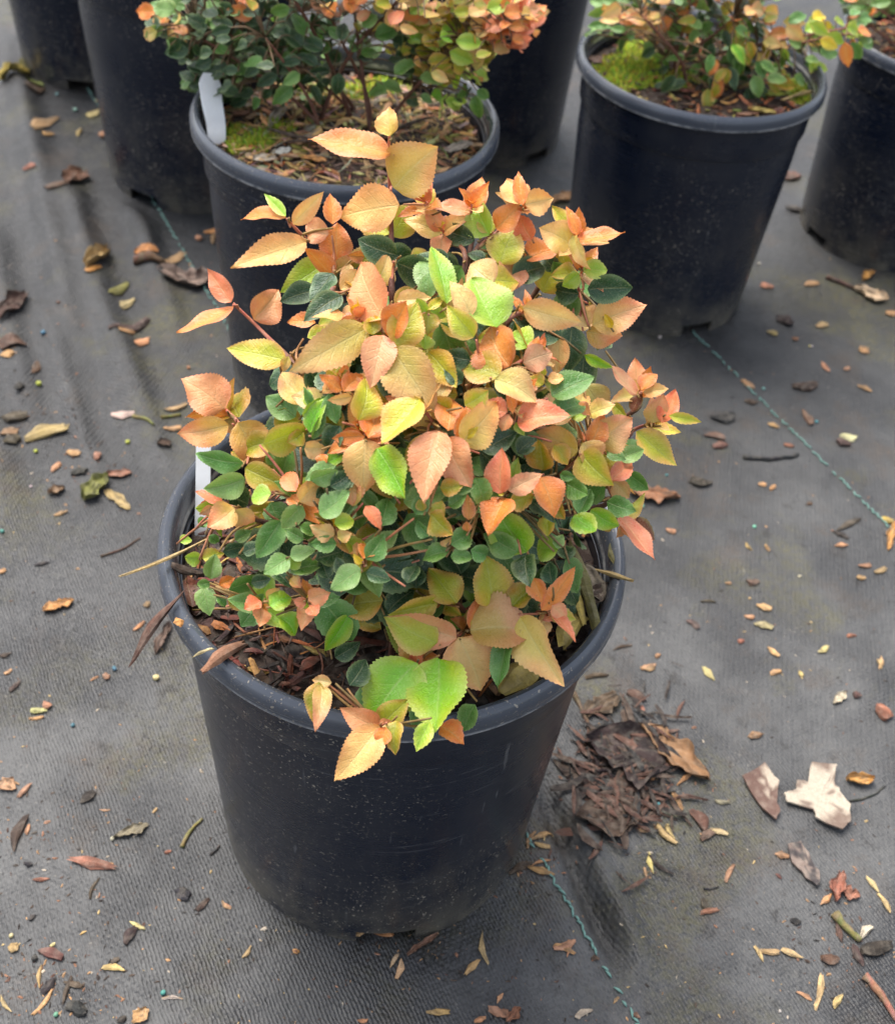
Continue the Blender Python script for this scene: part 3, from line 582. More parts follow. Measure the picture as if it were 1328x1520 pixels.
LEAVES = '''A 1055 205 1046 68 175 A;1062 290 706 188 95 O;1075 460 1292 272 205 A;1070 700 1150 555 175 Y -;1060 690 912 615 130 Y -;1105 545 806 585 175 A;1225 530 1205 403 130 Q;1290 575 1165 565 45 A;545 605 335 585 48 O;545 600 452 505 48 L;580 640 717 500 72 A;645 725 325 818 115 A;755 690 610 638 100 P;775 640 765 500 72 O;930 800 860 795 50 O -;800 815 795 650 165 O;745 828 545 952 120 L -;775 880 680 1005 130 D;820 990 655 1087 95 D;1092 790 905 735 135 D;1095 830 1292 905 130 D;275 1025 178 880 80 Q;290 1045 48 1195 52 O;385 1110 522 975 125 P;548 1310 270 1235 120 Y;560 1290 525 1365 40 A
F 610 160 560 330 80 A -;800 310 932 105 140 A -;860 560 572 172 275 P;960 440 1195 408 110 A;1200 425 1180 235 230 M -;950 780 1110 480 230 Y;900 710 1062 465 175 O;780 700 770 560 110 B;840 640 790 560 60 Z;500 770 300 830 95 Y -;750 640 148 978 250 A;645 555 518 765 150 P;350 610 128 568 90 O -;560 540 340 590 95 Y -;530 840 540 1012 195 B;500 1110 360 960 190 D -;550 1120 388 1020 90 O;560 1130 702 988 110 O;625 1165 462 1200 70 A;400 1160 520 1328 130 G;300 1250 290 1110 70 K;270 1340 370 1190 125 K;1195 525 1212 682 165 B;1200 510 1312 408 60 Y;1190 520 1120 440 90 L;1220 510 1345 565 85 L;1170 810 1180 690 120 L -;1050 1170 830 1020 170 D -;980 1060 840 950 95 B -;860 700 775 1032 215 P;930 800 1200 1242 310 A;1205 830 1410 1070 190 Y -
G 930 270 690 600 230 Y;250 220 310 420 120 G;120 330 70 190 60 G;100 520 190 280 120 K;120 570 215 370 70 G;330 470 210 650 190 D;400 600 250 660 170 D -;60 640 210 660 110 A;190 680 200 775 110 O;50 520 -40 600 110 Y -;290 770 90 860 120 M;420 790 250 960 170 D;470 430 580 130 190 Y;540 560 705 175 240 O;520 550 300 560 95 O;480 500 565 430 60 Z;610 640 830 985 250 K;520 570 530 955 270 A;430 880 440 1060 145 P;610 1080 480 950 90 G -;640 1230 720 1010 170 G;520 1080 640 1215 90 Q;840 930 770 1010 90 G -
B 240 280 185 230 65 D -;620 490 560 415 95 D -;665 530 610 445 85 G -;680 480 640 400 70 Y -;300 445 232 395 85 D -;330 440 345 375 70 D -;255 350 95 292 80 D;320 330 232 175 115 L;330 320 290 235 80 Y;350 300 456 192 90 O;465 195 405 95 95 A;470 195 450 52 50 O;480 190 596 165 110 A;510 350 440 250 75 Q;340 345 280 340 50 Y -;130 635 100 350 95 K;80 580 20 380 130 M -;90 500 -20 420 110 D -;370 460 430 290 145 Y;480 440 632 358 90 O;480 410 400 370 42 Y;460 430 385 440 50 Y;340 545 222 445 130 A;415 448 405 577 120 P;690 370 562 300 120 A;715 330 680 208 45 O;710 350 907 350 50 O;695 330 715 470 45 A;560 585 640 440 130 Y -;740 480 842 480 75 L;720 500 660 555 62 L;760 570 947 570 110 D;720 590 590 578 85 D;350 742 258 528 195 L;240 690 163 545 85 A;250 785 140 665 95 Y;470 650 716 737 112 A;640 790 440 690 160 D -;620 740 520 680 100 D -;500 830 405 760 110 L -;410 917 290 738 190 O;530 860 525 790 50 O;470 900 617 858 100 P;370 960 203 880 130 B;690 740 688 928 165 D;765 740 708 640 105 A;780 730 993 655 130 P;755 760 920 795 100 P;870 745 845 685 35 Z;600 1050 767 948 110 G;600 1140 762 1045 100 G;560 960 560 915 50 Y;580 980 652 963 45 A;560 1000 508 960 50 Y;745 865 852 932 42 K;240 890 130 860 110 D -;200 990 120 930 100 D -;420 1070 345 1000 70 D -;345 975 527 1055 112 A
D 780 170 640 60 90 D -;520 430 672 330 110 D -;690 440 780 360 100 D -;360 240 252 185 130 B -;430 205 532 135 100 Y;345 330 368 103 125 O;300 330 232 632 165 P;240 350 160 530 95 Y -;410 390 637 222 155 A;400 380 455 213 80 O;430 370 492 313 38 Z;330 370 430 585 165 P;640 240 528 200 95 Q;680 290 722 345 50 L -;650 250 608 325 80 P;690 290 907 225 120 Q;655 130 660 245 42 O;985 435 808 335 130 A;1000 440 1125 585 145 Y;1040 250 1155 200 70 A;980 200 1062 240 52 O;1030 260 958 238 60 L;1160 200 1242 270 50 Y;1050 400 1112 258 90 O;1080 390 1248 285 150 P;1010 390 1092 505 110 P;1070 385 1110 355 35 Z;820 525 808 378 112 B -;870 400 925 490 90 B -;930 590 1042 640 90 G;900 545 965 560 55 G;990 740 1050 640 80 G;1050 720 1188 820 90 K;965 750 1065 830 100 K;1130 680 1257 722 92 G;1150 575 1257 480 80 Q;1165 580 1235 645 80 A;1190 420 1318 400 72 M;1230 540 1330 605 80 G;1130 430 1210 460 60 M;830 640 900 760 100 B -;760 680 860 740 90 D -;605 640 597 438 106 Q;645 625 793 555 90 P;775 625 790 540 42 P;800 560 892 718 122 O;650 680 778 665 97 B;625 665 540 793 130 O;600 650 620 620 50 Z;480 560 560 705 100 G;690 930 543 845 135 G;735 928 618 740 170 K;840 850 830 727 70 Y;895 905 768 900 120 L;880 910 908 850 52 M;730 940 735 1068 112 D;860 1085 830 975 92 D;940 970 905 880 95 D;660 700 600 740 80 D -;190 745 245 648 112 G;225 725 210 670 55 B;285 770 310 680 68 Y;262 740 352 835 112 B;255 850 190 785 88 G;450 770 447 658 56 O;440 825 440 780 50 O;310 615 412 600 75 B;380 620 472 598 62 G;350 700 432 650 72 G;360 890 482 835 100 G;352 925 212 935 108 G;360 950 463 950 88 G;340 905 345 842 50 A;460 920 563 945 82 G;145 1080 190 988 98 D;270 900 230 850 60 D -;420 740 330 690 70 D -
C 1010 490 1110 440 70 K -;510 222 332 72 172 P;490 207 485 122 45 Z;530 300 280 360 117 P;575 288 692 482 157 P;700 395 925 335 132 Y;600 490 370 468 86 G;610 565 428 625 112 M;740 500 725 440 60 G -;610 515 782 607 106 B;738 640 638 650 86 L;500 690 378 608 52 Q;450 700 398 745 40 P;560 710 440 800 120 P;565 715 650 790 112 P;860 630 783 512 77 Q;870 690 828 640 62 O;880 682 988 570 107 A;895 700 800 790 130 M;930 575 1055 518 82 M;1030 605 1130 540 100 D;960 660 1010 610 70 D;975 742 1118 645 118 M;790 770 680 935 112 G;900 865 808 825 97 G;880 800 960 830 80 G;1060 885 945 888 77 G;830 955 712 1015 150 M;830 950 938 908 82 M;835 1025 978 985 97 G;815 1000 885 955 60 L;1050 845 942 812 76 A;1065 855 1130 835 66 A;1050 790 1142 768 78 L;1150 700 1140 568 92 P -;960 960 1085 925 100 D -;1020 1060 985 965 90 D -;1100 1040 1060 960 80 D -;1205 1030 1312 1065 92 D;1205 965 1295 852 112 G;1190 985 1145 945 36 Z;1180 1010 1042 1098 112 M;1195 960 1225 868 86 O;395 955 322 950 76 L;400 960 495 925 60 Y;440 1062 462 950 87 M;440 1080 372 1095 50 G;400 1100 425 1222 106 M;350 1200 335 1040 82 W;530 1110 682 1065 76 G;500 925 605 908 96 D;380 800 430 760 66 G;430 850 485 880 70 G;290 880 342 858 52 L;560 870 632 825 72 G;600 930 690 900 70 D;640 1080 730 1060 70 D -;690 1170 615 1212 60 Q;690 1200 680 1287 80 P;715 1160 772 1110 62 A;730 1192 823 1140 100 K;745 1010 830 1070 70 D -;910 1185 855 1170 60 Q;920 1165 1018 1135 97 P;930 1190 962 1245 60 Q;830 1060 887 1092 60 P;780 1250 872 1320 92 K;480 1090 545 1058 50 O;530 1190 622 1150 72 B;470 1150 520 1190 50 G;700 1290 680 1240 40 G
H 480 180 480 65 102 D;330 310 455 185 105 D;310 250 110 280 165 B;300 395 175 365 72 B -;130 325 38 518 97 K;60 545 175 480 82 D -;135 690 222 565 105 D;690 265 567 78 152 Y;765 260 740 130 70 L -;880 285 850 38 240 Y;980 280 1092 160 105 B;1080 130 1135 242 82 O;590 262 345 300 130 Y;530 525 335 400 140 L -;590 470 335 345 165 Y;690 400 700 262 120 L -;690 445 353 312 155 P;950 460 895 672 95 G;760 405 1082 388 215 P;700 440 822 712 240 A;755 395 842 218 82 O;765 392 822 338 40 Z;190 700 300 882 130 M -;480 790 480 917 115 G -;785 790 715 918 105 G -;550 880 488 1017 85 L;605 900 720 975 95 O -;600 552 602 928 268 K;480 572 255 830 270 K;290 900 85 1162 155 A;322 905 298 995 80 O;378 870 345 1027 88 B;1130 302 1302 92 82 O;1185 275 1258 335 70 P;1180 320 1308 420 42 Q;1020 338 1182 658 172 A;690 560 640 490 80 G -
E 455 322 428 427 46 B;462 330 460 428 42 P;490 325 440 318 30 A
R 130 310 8 203 46 P;150 290 207 196 56 O;160 300 262 288 50 A;110 385 152 310 45 W -;200 432 240 318 92 P;240 430 295 307 72 Q;270 400 407 428 40 Y;130 468 272 604 97 Y;50 590 168 540 66 M;60 830 182 1018 62 Q;110 850 195 925 74 W'''
STEMS = '''A 1068 1000 1066 760 1062 560 1052 300 1056 200;760 820 640 710 550 612;640 1400 440 1180 285 1028;1330 680 1300 640 1232 525
B 210 490 150 360 105 300;240 450 350 320 470 190;225 440 235 330 240 190;600 460 690 370 715 330;690 660 715 560 740 470;385 750 470 680 490 640;240 1020 400 930 530 850
F 900 900 880 700 720 560;500 500 490 330 480 200;540 1200 550 1120 560 1050;560 900 600 720 640 560
D 330 420 300 330 220 210;520 660 610 640 650 610;880 560 1000 440 1080 380;1110 700 1140 590 1180 540;640 330 660 250 670 180
C 640 420 575 290 505 215;700 780 560 710 470 690;860 760 870 690 880 640;1160 1060 1190 985 1200 940;760 1230 700 1190 680 1180;880 1260 920 1180 930 1160;1060 900 1052 845 1060 800
G 560 700 530 555 510 500
H 640 600 560 540 450 560;500 600 640 470 700 430 760 395;720 300 690 262 600 255;980 322 1100 310 1190 312;320 860 300 890 285 915;620 560 520 580 470 590
R 30 530 120 460 210 430;90 400 130 340 150 280;20 760 55 820 80 860'''
rrL = random.Random(11)
SOILZ = .262
def surf(cr, x, y, lift):
    px, py = crop(cr, x, y)
    return SURF.get(cr, dome)(px, py, lift)
plant = empty('shrub', (.004, .012, SOILZ-.006), 'bushy shrub with serrated orange, peach and green leaves in the front pot', 'shrub')
PB = Vector((.004, .012, SOILZ-.012))
branches = []      # polylines in space
for ln in STEMS.split('\n'):
    cr, rest = ln.split(' ', 1)
    for st in rest.split(';'):
        q = [float(v) for v in st.split()]
        nq = len(q)//2; pts = [surf(cr, q[2*i], q[2*i+1], -.018*(1-i/(nq-1))-.003) for i in range(nq)]
        branches.append(pts)
def catmull(pts, n=6):
    o = []; P = [pts[0]*2-pts[1]]+pts+[pts[-1]*2-pts[-2]]
    for i in range(1, len(P)-2):
        a, b, c, d = P[i-1:i+3]
        for k in range(n):
            t = k/n; o.append(.5*((2*b)+(c-a)*t+(2*a-5*b+4*c-d)*t*t+(3*b-a-3*c+d)*t**3))
    o.append(pts[-1]); return o
BR = []
for pts in branches:
    p0 = pts[0]; root = PB+Vector(((p0.x-PB.x)*.16, (p0.y-PB.y)*.16, 0))
    h = (p0-root); mid = root+Vector((h.x*.38, h.y*.38, max(h.z*.55, .012)))
    BR.append(catmull([root, mid]+pts))
leaf_specs = []
idx = 0
for ln in LEAVES.split('\n'):
    cr, rest = ln.split(' ', 1)
    for st in rest.split(';'):
        w = st.split(); x0, y0, x1, y1, wd_ = map(float, w[:5]); pal = w[5]; back = len(w) > 6
        lift = .00006*idx + ((-.032 if cr == 'H' else -.011) if back else 0.)+rrL.uniform(-.0015, .0015); idx += 1
        k = CROP[cr][2]; bpx = crop(cr, x0, y0); tpx = crop(cr, x1, y1)
        B = surf(cr, x0, y0, lift)
        dB = (B-CAM).length; d1 = ray(*tpx); v1 = ray(*bpx)
        # tip on the plane through B facing the camera, then tilted along its own ray
        T = CAM+d1*(dB*1./max(.5, d1.dot(v1)))
        La = (T-B).length; dirdown = (y1-y0)/math.hypot(x1-x0, y1-y0)
        tilt = R(14*dirdown+rrL.uniform(-30, 30))
        T = T-d1*(La*math.tan(tilt)); ax = (T-B); L = ax.length; ax.normalize()
        Wa = wd_/k/FPX*dB/FW.dot(v1)*1.
        view = -v1; side = ax.cross(view).normalized()
        ratio = Wa/L
        if ratio < .30: roll = math.acos(max(.62, ratio/.50))*rrL.choice((-1, 1))
        else: roll = R(rrL.uniform(-34, 34))
        W = Wa/max(.6, math.cos(roll))
        n0 = side.cross(ax).normalized()
        side2 = side*math.cos(roll)+n0*math.sin(roll); nrm = side2.cross(ax).normalized()
        if nrm.dot(view) < 0: nrm = -nrm; side2 = -side2
        leaf_specs.append((B, ax, side2, nrm, L*1.13, min(W, L*(.98 if pal in 'KL' else .70 if pal in 'GMD' else .84))*(1.22 if pal in 'PAOYBQ' else 1.14), pal, rrL.uniform(.25, .85), rrL.choice((1, 1, 1, -.5))*rrL.uniform(.15, .9)))
nhero = len(leaf_specs)
for b in BR[3:]:
    tip = b[-1]; px, py = proj(tip); ax0 = (b[-1]-b[-4]).normalized(); ax0 = (ax0+Vector((0, -.15, .5))).normalized(); v = (CAM-tip).normalized()
    u = ax0.cross(v).normalized(); w = u.cross(ax0); low = py > 700 and 300 < px < 800 and py < 900; ph = rrL.uniform(0, 6.28); big_ = rrL.uniform(.75, 1.15)
    for k in range(6):
        a = ph+k*1.9; rad = u*math.cos(a)+w*math.sin(a); op = (.25, .35, .75, .85, 1.1, 1.2)[k]
        ax = (ax0*math.cos(op)+rad*math.sin(op)).normalized(); L = (.009, .012, .016, .018, .021, .022)[k]*big_
        nrm = (ax0-ax*ax0.dot(ax)); nrm = nrm.normalized() if nrm.length > .05 else w; side = ax.cross(nrm).normalized()
        pal = 'Z' if k == 0 and rrL.random() < .6 else rrL.choice('GMYL' if low and rrL.random() < .6 else ('OQPA' if k < 3 else 'PAAYO'))
        leaf_specs.append((tip-ax0*(.0015*k), ax, side, nrm, L, L*rrL.uniform(.48, .6), pal, rrL.uniform(.4, .9), rrL.uniform(-.2, .7)))
for _ in range(150):
    a = rrL.uniform(0, 6.28); q = math.sqrt(rrL.random()); px, py = 635+300*q*math.cos(a), 555+235*q*math.sin(a)
    p = dome(px, py, -rrL.uniform(.008, .022)); v = (CAM-p).normalized(); rv = Vector((rrL.gauss(0, 1), rrL.gauss(0, 1), rrL.gauss(0, 1)))
    if p.z < SOILZ+.02 or (px < 450 and py < 600) or py < 345 or px > 900: continue
    nrm = (v*.8+(p-EC).normalized()*.4+rv*.4).normalized(); ax = rv-nrm*rv.dot(nrm); ax.normalize(); L = rrL.uniform(.018, .028)
    leaf_specs.append((p, ax, ax.cross(nrm).normalized(), nrm, L, L*rrL.uniform(.5, .66), rrL.choice('BYDGGDYA' if py < 640 else 'DGGDMGB'), rrL.uniform(.25, .8), rrL.uniform(-.3, .9)))
nhero = len(leaf_specs)
# inner leaves, darker, filling the bush below the outer shoots
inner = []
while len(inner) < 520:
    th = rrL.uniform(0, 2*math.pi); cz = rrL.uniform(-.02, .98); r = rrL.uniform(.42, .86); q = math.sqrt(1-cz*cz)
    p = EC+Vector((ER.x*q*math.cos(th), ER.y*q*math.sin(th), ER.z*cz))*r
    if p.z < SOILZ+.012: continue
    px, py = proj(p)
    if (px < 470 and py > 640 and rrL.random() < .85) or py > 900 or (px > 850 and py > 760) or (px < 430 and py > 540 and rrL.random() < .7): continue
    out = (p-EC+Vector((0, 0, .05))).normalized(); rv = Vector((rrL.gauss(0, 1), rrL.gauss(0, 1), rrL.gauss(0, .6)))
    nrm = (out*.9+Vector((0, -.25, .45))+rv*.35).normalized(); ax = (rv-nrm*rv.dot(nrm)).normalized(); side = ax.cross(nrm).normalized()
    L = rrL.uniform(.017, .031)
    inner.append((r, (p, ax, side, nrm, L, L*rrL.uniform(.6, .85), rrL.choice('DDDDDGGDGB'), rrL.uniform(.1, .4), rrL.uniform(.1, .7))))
for b in BR[4:-3]:
    for _ in range(5):
        k = rrL.randrange(int(len(b)*.45), len(b)-2); p0 = b[k]; v = (CAM-p0).normalized()
        p = p0-v*rrL.uniform(.010, .026)+Vector((rrL.gauss(0, .008), rrL.gauss(0, .008), rrL.gauss(0, .006)))
        w_ = p-EC
        if p.z < SOILZ+.014 or proj(p)[1] > 880 or (w_.x/ER.x)**2+(w_.y/ER.y)**2+(w_.z/ER.z)**2 > .92: continue
        rv = Vector((rrL.gauss(0, 1), rrL.gauss(0, 1), rrL.gauss(0, .8))); nrm = (v+rv*.4).normalized(); ax = (rv-nrm*rv.dot(nrm)).normalized(); L = rrL.uniform(.02, .032)
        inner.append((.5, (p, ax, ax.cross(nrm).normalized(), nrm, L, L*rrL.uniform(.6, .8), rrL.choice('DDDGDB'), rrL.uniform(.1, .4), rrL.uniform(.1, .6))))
inner.sort(key=lambda q: -q[0])
npart = max(0, 300-nhero)
leaf_specs.sort(key=lambda q: -q[4]*q[5])
print('hero leaves', nhero)
part_specs = leaf_specs[:300]+[s for _, s in inner[:npart]]; stuff_specs = leaf_specs[300:]+[s for _, s in inner[npart:]]
samples = [(bi, i, p) for bi, b in enumerate(BR) for i, p in enumerate(b) if i > 2]
TW = [[] for _ in BR]; OWN = []
for s in part_specs+stuff_specs:
    B = s[0]-s[1]*.002; best = min(samples, key=lambda q: (q[2]-B).length_squared); OWN.append(best[0])
    d = (best[2]-B).length
    if d > .0025:
        b = BR[best[0]]; i0 = max(2, best[1]-int(1+d/.014)); r0 = b[i0]
        m1 = r0.lerp(B, .5)+(best[2]-r0)*.35-s[3]*.002
        TW[best[0]].append(catmull([r0, m1, B], 3))
STC = [rgb(196, 118, 96), rgb(150, 120, 66), rgb(110, 92, 58)]
bobj = []
for i, b in enumerate(BR):
    n = len(b); MBR = MB(); rr = random.Random(i)
    v, f = tube(b, [.0017*(1-k/n)+.0006 for k in range(n)], 7)
    C = []
    for k in range(n):
        c = mixc(rgb(92, 62, 48), rgb(206, 126, 102), sm(.45, .95, k/n)); C += [tuple(x*rr.uniform(.85, 1.12) for x in c)]*7
    MBR.add(v, f, C)
    for tw in TW[i]:
        v, f = tube(tw, [.0009-.0004*k/len(tw) for k in range(len(tw))], 5); MBR.add(v, f, mixc(STC[rr.choice((0, 2))], STC[1], rr.random()))
    o = mesh('branch', MBR.V, MBR.F, M_STEM, None, MBR.C); o.parent = plant
    o.location = -plant.location; WLOC[o.name] = Vector((0, 0, 0)); bobj.append(o)
for s, ow in zip(part_specs, OWN):
    B, ax, side, nrm, L, W, pal, fold, curl = s
    V, F, C, UV = leaf_geo(ax, side, nrm, L, W, pal, rrL, fold, curl, 36 if L > .018 else 22)
    mesh('leaf', V, F, M_LEAF, bobj[ow], C, UV, B)
def joined_leaves(name, specs, parent, N=10):
    V = []; F = []; C = []; UV = []
    for B, ax, side, nrm, L, W, pal, fold, curl in specs:
        v, f, c, u = leaf_geo(ax, side, nrm, L, W, pal, rrL, fold, curl, N); n = len(V)
        V += [B+q for q in v]; F += [tuple(i+n for i in g) for g in f]; C += c; UV += u
    w = WLOC[parent.name]
    return mesh(name, [v-w for v in V], F, M_LEAF, parent, C, UV)
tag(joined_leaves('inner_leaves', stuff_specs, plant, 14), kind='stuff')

# ------------------------------------------------------------------ shrubs in the pots behind
def back_shrub(i, base, label, blobs, nstem, lsize, seed, showmax=290, dens=1.):
    rr = random.Random(seed); e = empty('shrub', base, label, 'shrub'); base = Vector(base); specs = []
    fwd = Vector((FW.x, FW.y, 0)).normalized()
    for cx, cy, rx, ry, n, pals, dep in blobs:
        for _ in range(int(n*dens)):
            a = rr.uniform(0, 2*math.pi); q = math.sqrt(rr.random())
            px, py = cx+rx*q*math.cos(a), cy+ry*q*math.sin(a)
            d = ray(px, py); t = (base-CAM).dot(fwd)/d.dot(fwd)
            p = CAM+d*(t+rr.gauss(dep, .028)/d.dot(fwd))
            if p.z < base.z+.012: continue
            out = (p-base-Vector((0, 0, .08))).normalized(); rv = Vector((rr.gauss(0, 1), rr.gauss(0, 1), rr.gauss(0, .7)))
            nrm = (out*.4+Vector((0, -.55, .85))+rv*.55).normalized(); ax = (rv*.8+out*1.1+Vector((0, 0, .7))); ax = (ax-nrm*ax.dot(nrm)).normalized()
            L = lsize*rr.uniform(.75, 1.25)
            specs.append((p, ax, ax.cross(nrm).normalized(), nrm, L, L*rr.uniform(.44, .62), rr.choice(pals), rr.uniform(.2, .7), rr.uniform(.1, .9), px, py))
    # stems towards clusters of leaves
    cen = [s[0] for s in rr.sample(specs, min(nstem, len(specs)))]; BRs = []
    for c in cen:
        root = base+Vector((rr.uniform(-.032, .032), rr.uniform(-.03, .03), -.008)); h = c-root
        BRs.append(catmull([root, root+Vector((h.x*.25+rr.uniform(-.01, .01), h.y*.25, h.z*.45)), root+Vector((h.x*.7, h.y*.7, h.z*.8)), c], 5))
    smp = [(bi, k, p) for bi, b in enumerate(BRs) for k, p in enumerate(b) if k > 3]; tw = [[] for _ in BRs]; own = []
    for s in specs:
        B = s[0]; best = min(smp, key=lambda q: (q[2]-B).length_squared+(.0 if q[2].z < B.z+.01 else .0009)); own.append(best[0])
        if (best[2]-B).length > .003: tw[best[0]].append(catmull([best[2], best[2].lerp(B, .55)+Vector((0, 0, .004)), B], 2))
    bo = []
    for k, b in enumerate(BRs):
        m = MB(); n = len(b); v, f = tube(b, [.0014*(1-j/n)+.0008 for j in range(n)], 6)
        C = []
        for j in range(n): C += [mixc(rgb(84, 58, 48), rgb(150, 96, 76), j/n)]*6
        m.add(v, f, C)
        for t_ in tw[k]: v, f = tube(t_, [.0006]*len(t_), 4); m.add(v, f, rgb(112, 88, 62))
        o = mesh('branch', m.V, m.F, M_STEM, None, m.C); o.parent = e; o.location = -e.location; WLOC[o.name] = Vector((0, 0, 0)); bo.append(o)
    order = sorted(range(len(specs)), key=lambda k: (0 if -30 < specs[k][10] < 1500 and -30 < specs[k][9] < 1360 else 1, (specs[k][0]-CAM).length)); rest = []
    for rank, k in enumerate(order):
        s = specs[k]
        if rank < showmax and s[10] > -30:
            V, F, C, UV = leaf_geo(*s[1:4], s[4], s[5], s[6], rrL, s[7], s[8], 12); mesh('leaf', V, F, M_LEAF, bo[own[k]], C, UV, s[0])
        else: rest.append(s[:9])
    if rest: tag(joined_leaves('outer_leaves', rest, e), kind='stuff')
    return e
back_shrub(1, (-.072, .545, .255), 'taller shrub with dark green leaves and coral tips behind the front shrub',
  [(365, 85, 92, 72, 130, 'DDDDDG', 0), (290, 40, 55, 45, 30, 'GDDMD', 0), (460, 60, 62, 72, 60, 'DDDG', .01), (250, 28, 32, 30, 9, 'OAMG', 0), (275, 62, 14, 20, 4, 'OA', 0), (372, 12, 22, 12, 5, 'OQB', -.02), (505, 12, 34, 22, 12, 'QPAO', -.01),
   (560, 50, 50, 45, 28, 'DGGY', 0), (600, 20, 40, 24, 10, 'QPAO', -.01), (640, 62, 58, 52, 80, 'YYLBAK', 0), (690, 40, 48, 50, 60, 'YLYAB', 0), (740, 32, 48, 44, 75, 'QQPOA', 0), (690, 95, 25, 25, 10, 'YAL', 0), (600, 118, 40, 30, 8, 'GDM', 0), (690, 135, 18, 20, 4, 'DG', 0), (480, 140, 28, 45, 12, 'DDG', .02), (655, 145, 18, 10, 3, 'KL', 0),
   (400, -60, 130, 60, 90, 'DDGG', 0), (600, -60, 130, 55, 80, 'DGYLA', 0), (520, -150, 150, 60, 70, 'GYAOQ', 0)], 10, .0215, 31, 290, 1.5)
back_shrub(2, (.288, .745, .236), 'low shrub with mixed green and peach leaves in the mossy pot',
  [(1050, 62, 85, 55, 80, 'DDGGMB', 0), (1050, 0, 110, 45, 60, 'DGMAOG', 0), (930, 28, 60, 32, 26, 'GMDMA', 0), (958, 25, 26, 20, 6, 'AP', -.03), (1112, 40, 36, 45, 14, 'OAAB', -.03), (1085, 60, 20, 18, 3, 'KL', -.04), (1185, 65, 42, 42, 26, 'MMGLA', 0), (1205, 42, 24, 20, 7, 'AZL', -.02), (1255, 50, 34, 30, 12, 'LGO', 0), (1063, 105, 16, 20, 4, 'OB', -.05), (1110, 130, 14, 10, 3, 'DD', -.04), (1030, 120, 60, 18, 8, 'GDB', -.03), (1150, 105, 40, 20, 8, 'BMG', -.02), (1030, -70, 120, 55, 70, 'DGAOM', 0)], 9, .0215, 37, 290, 1.5)
back_shrub(6, (.605, .91, .222), 'shrub at the top right corner with green and orange leaves',
  [(1300, 12, 40, 26, 30, 'DGGO', -.02), (1330, -40, 90, 60, 90, 'DGGAO', 0)], 8, .021, 41)
for i, seed, lb in ((3, 51, 'shrub in the pot at upper left, above the picture edge'), (5, 53, 'shrub in the shaded pot at top centre, above the picture edge'), (4, 57, 'shrub in the top left corner pot, above the picture edge')):
    x, y, s = POTS[i]; bx = Vector((x, y, .255*s)); cxp, cyp = proj(bx+Vector((0, 0, .20)))
    back_shrub(i, bx, lb, [(cxp, cyp-60, 190, 120, 520, 'DDGGYAO', 0)], 9, .027, seed, 0)  # unseen crowns above the view, enlarged and thickened to shade the ground

# ------------------------------------------------------------------ mulch, moss, tags and loose pieces in the pots
def mulch(i, cols, n, seed, label, depth=.034, lmax=.02, strands=0):
    x, y, s = POTS[i]; z0 = (HP-depth)*s; Rr = .126*s; B = MB(); rr = random.Random(seed)
    NR, NA = 12, 48; V = [Vector((x, y, z0+.008))]
    hh = lambda px, py: z0+.010*(1-((px-x)**2+(py-y)**2)/Rr**2)+.0035*nz(px*60, py*60, seed)+.002*nz(px*160, py*160, seed)
    for a in range(1, NR+1):
        for k in range(NA):
            t = 2*math.pi*k/NA; r = Rr*a/NR; px, py = x+r*math.cos(t), y+r*math.sin(t); V.append(Vector((px, py, hh(px, py))))
    F = [(0, 1+k, 1+(k+1) % NA) for k in range(NA)]+[(1+a*NA+k, 1+(a+1)*NA+k, 1+(a+1)*NA+(k+1) % NA, 1+a*NA+(k+1) % NA) for a in range(NR-1) for k in range(NA)]
    B.add(V, F, rgb(52, 36, 27))
    for q in range(n):
        r = Rr*.965*math.sqrt(rr.random()); t = rr.uniform(0, 2*math.pi); px, py = x+r*math.cos(t), y+r*math.sin(t)
        L = rr.uniform(.005, lmax)*s; thin = rr.random() < strands; W = L*(rr.uniform(.06, .14) if thin else rr.uniform(.22, .5)); L *= 1.7 if thin else 1
        if r+L*.5 > Rr*.99: L = max(.004, (Rr-r)*1.9)
        v, f, c = chip_geo(L, W, min(W*.6, .003), rr, tuple(k*rr.uniform(.7, 1.2) for k in CB_M[rr.choice(cols)]), 4, 5)
        ti = rr.uniform(-.45, .45); v = [Vector((p.x*math.cos(ti)-p.z*math.sin(ti), p.y, p.x*math.sin(ti)+p.z*math.cos(ti))) for p in v]
        v = rot_xy(v, rr.uniform(0, 6.28)); zz = hh(px, py)+rr.uniform(.0, .004); B.add([p+Vector((px, py, zz)) for p in v], f, c)
    tag(mesh('bark_mulch', [v-Vector((x, y, z0)) for v in B.V], B.F, M_DEBRIS, None, B.C, None, (x, y, z0), smooth=False), label, 'mulch', kind='stuff')
    return hh
CB_M = {'r': rgb(106, 60, 42), 'b': rgb(74, 50, 38), 'k': rgb(42, 31, 26), 't': rgb(190, 146, 94), 's': rgb(214, 182, 116), 'g': rgb(164, 144, 116), 'o': rgb(172, 104, 58), 'p': rgb(196, 170, 146), 'v': rgb(140, 132, 62)}
h0 = mulch(0, 'rrrbbkkkkbot', 1900, 61, 'dark reddish brown bark mulch filling the front pot', .032, .022, .4)
h1 = mulch(1, 'tttssgobpv', 1500, 62, 'tan straw and bark mulch filling the pot behind', .030, .022, .45)
h2 = mulch(2, 'bkkrtvbo', 900, 63, 'dark mulch in the mossy pot at upper right', .030, .018, .2)
h6 = mulch(6, 'rtoobt', 700, 64, 'reddish mulch in the pot at the right edge', .034, .02, .2)
for i in (3, 4, 5): mulch(i, 'bkrt', 250, 70+i, ['', '', '', 'mulch in the pot at upper left', 'mulch in the top left corner pot', 'mulch in the shaded pot at top centre'][i])
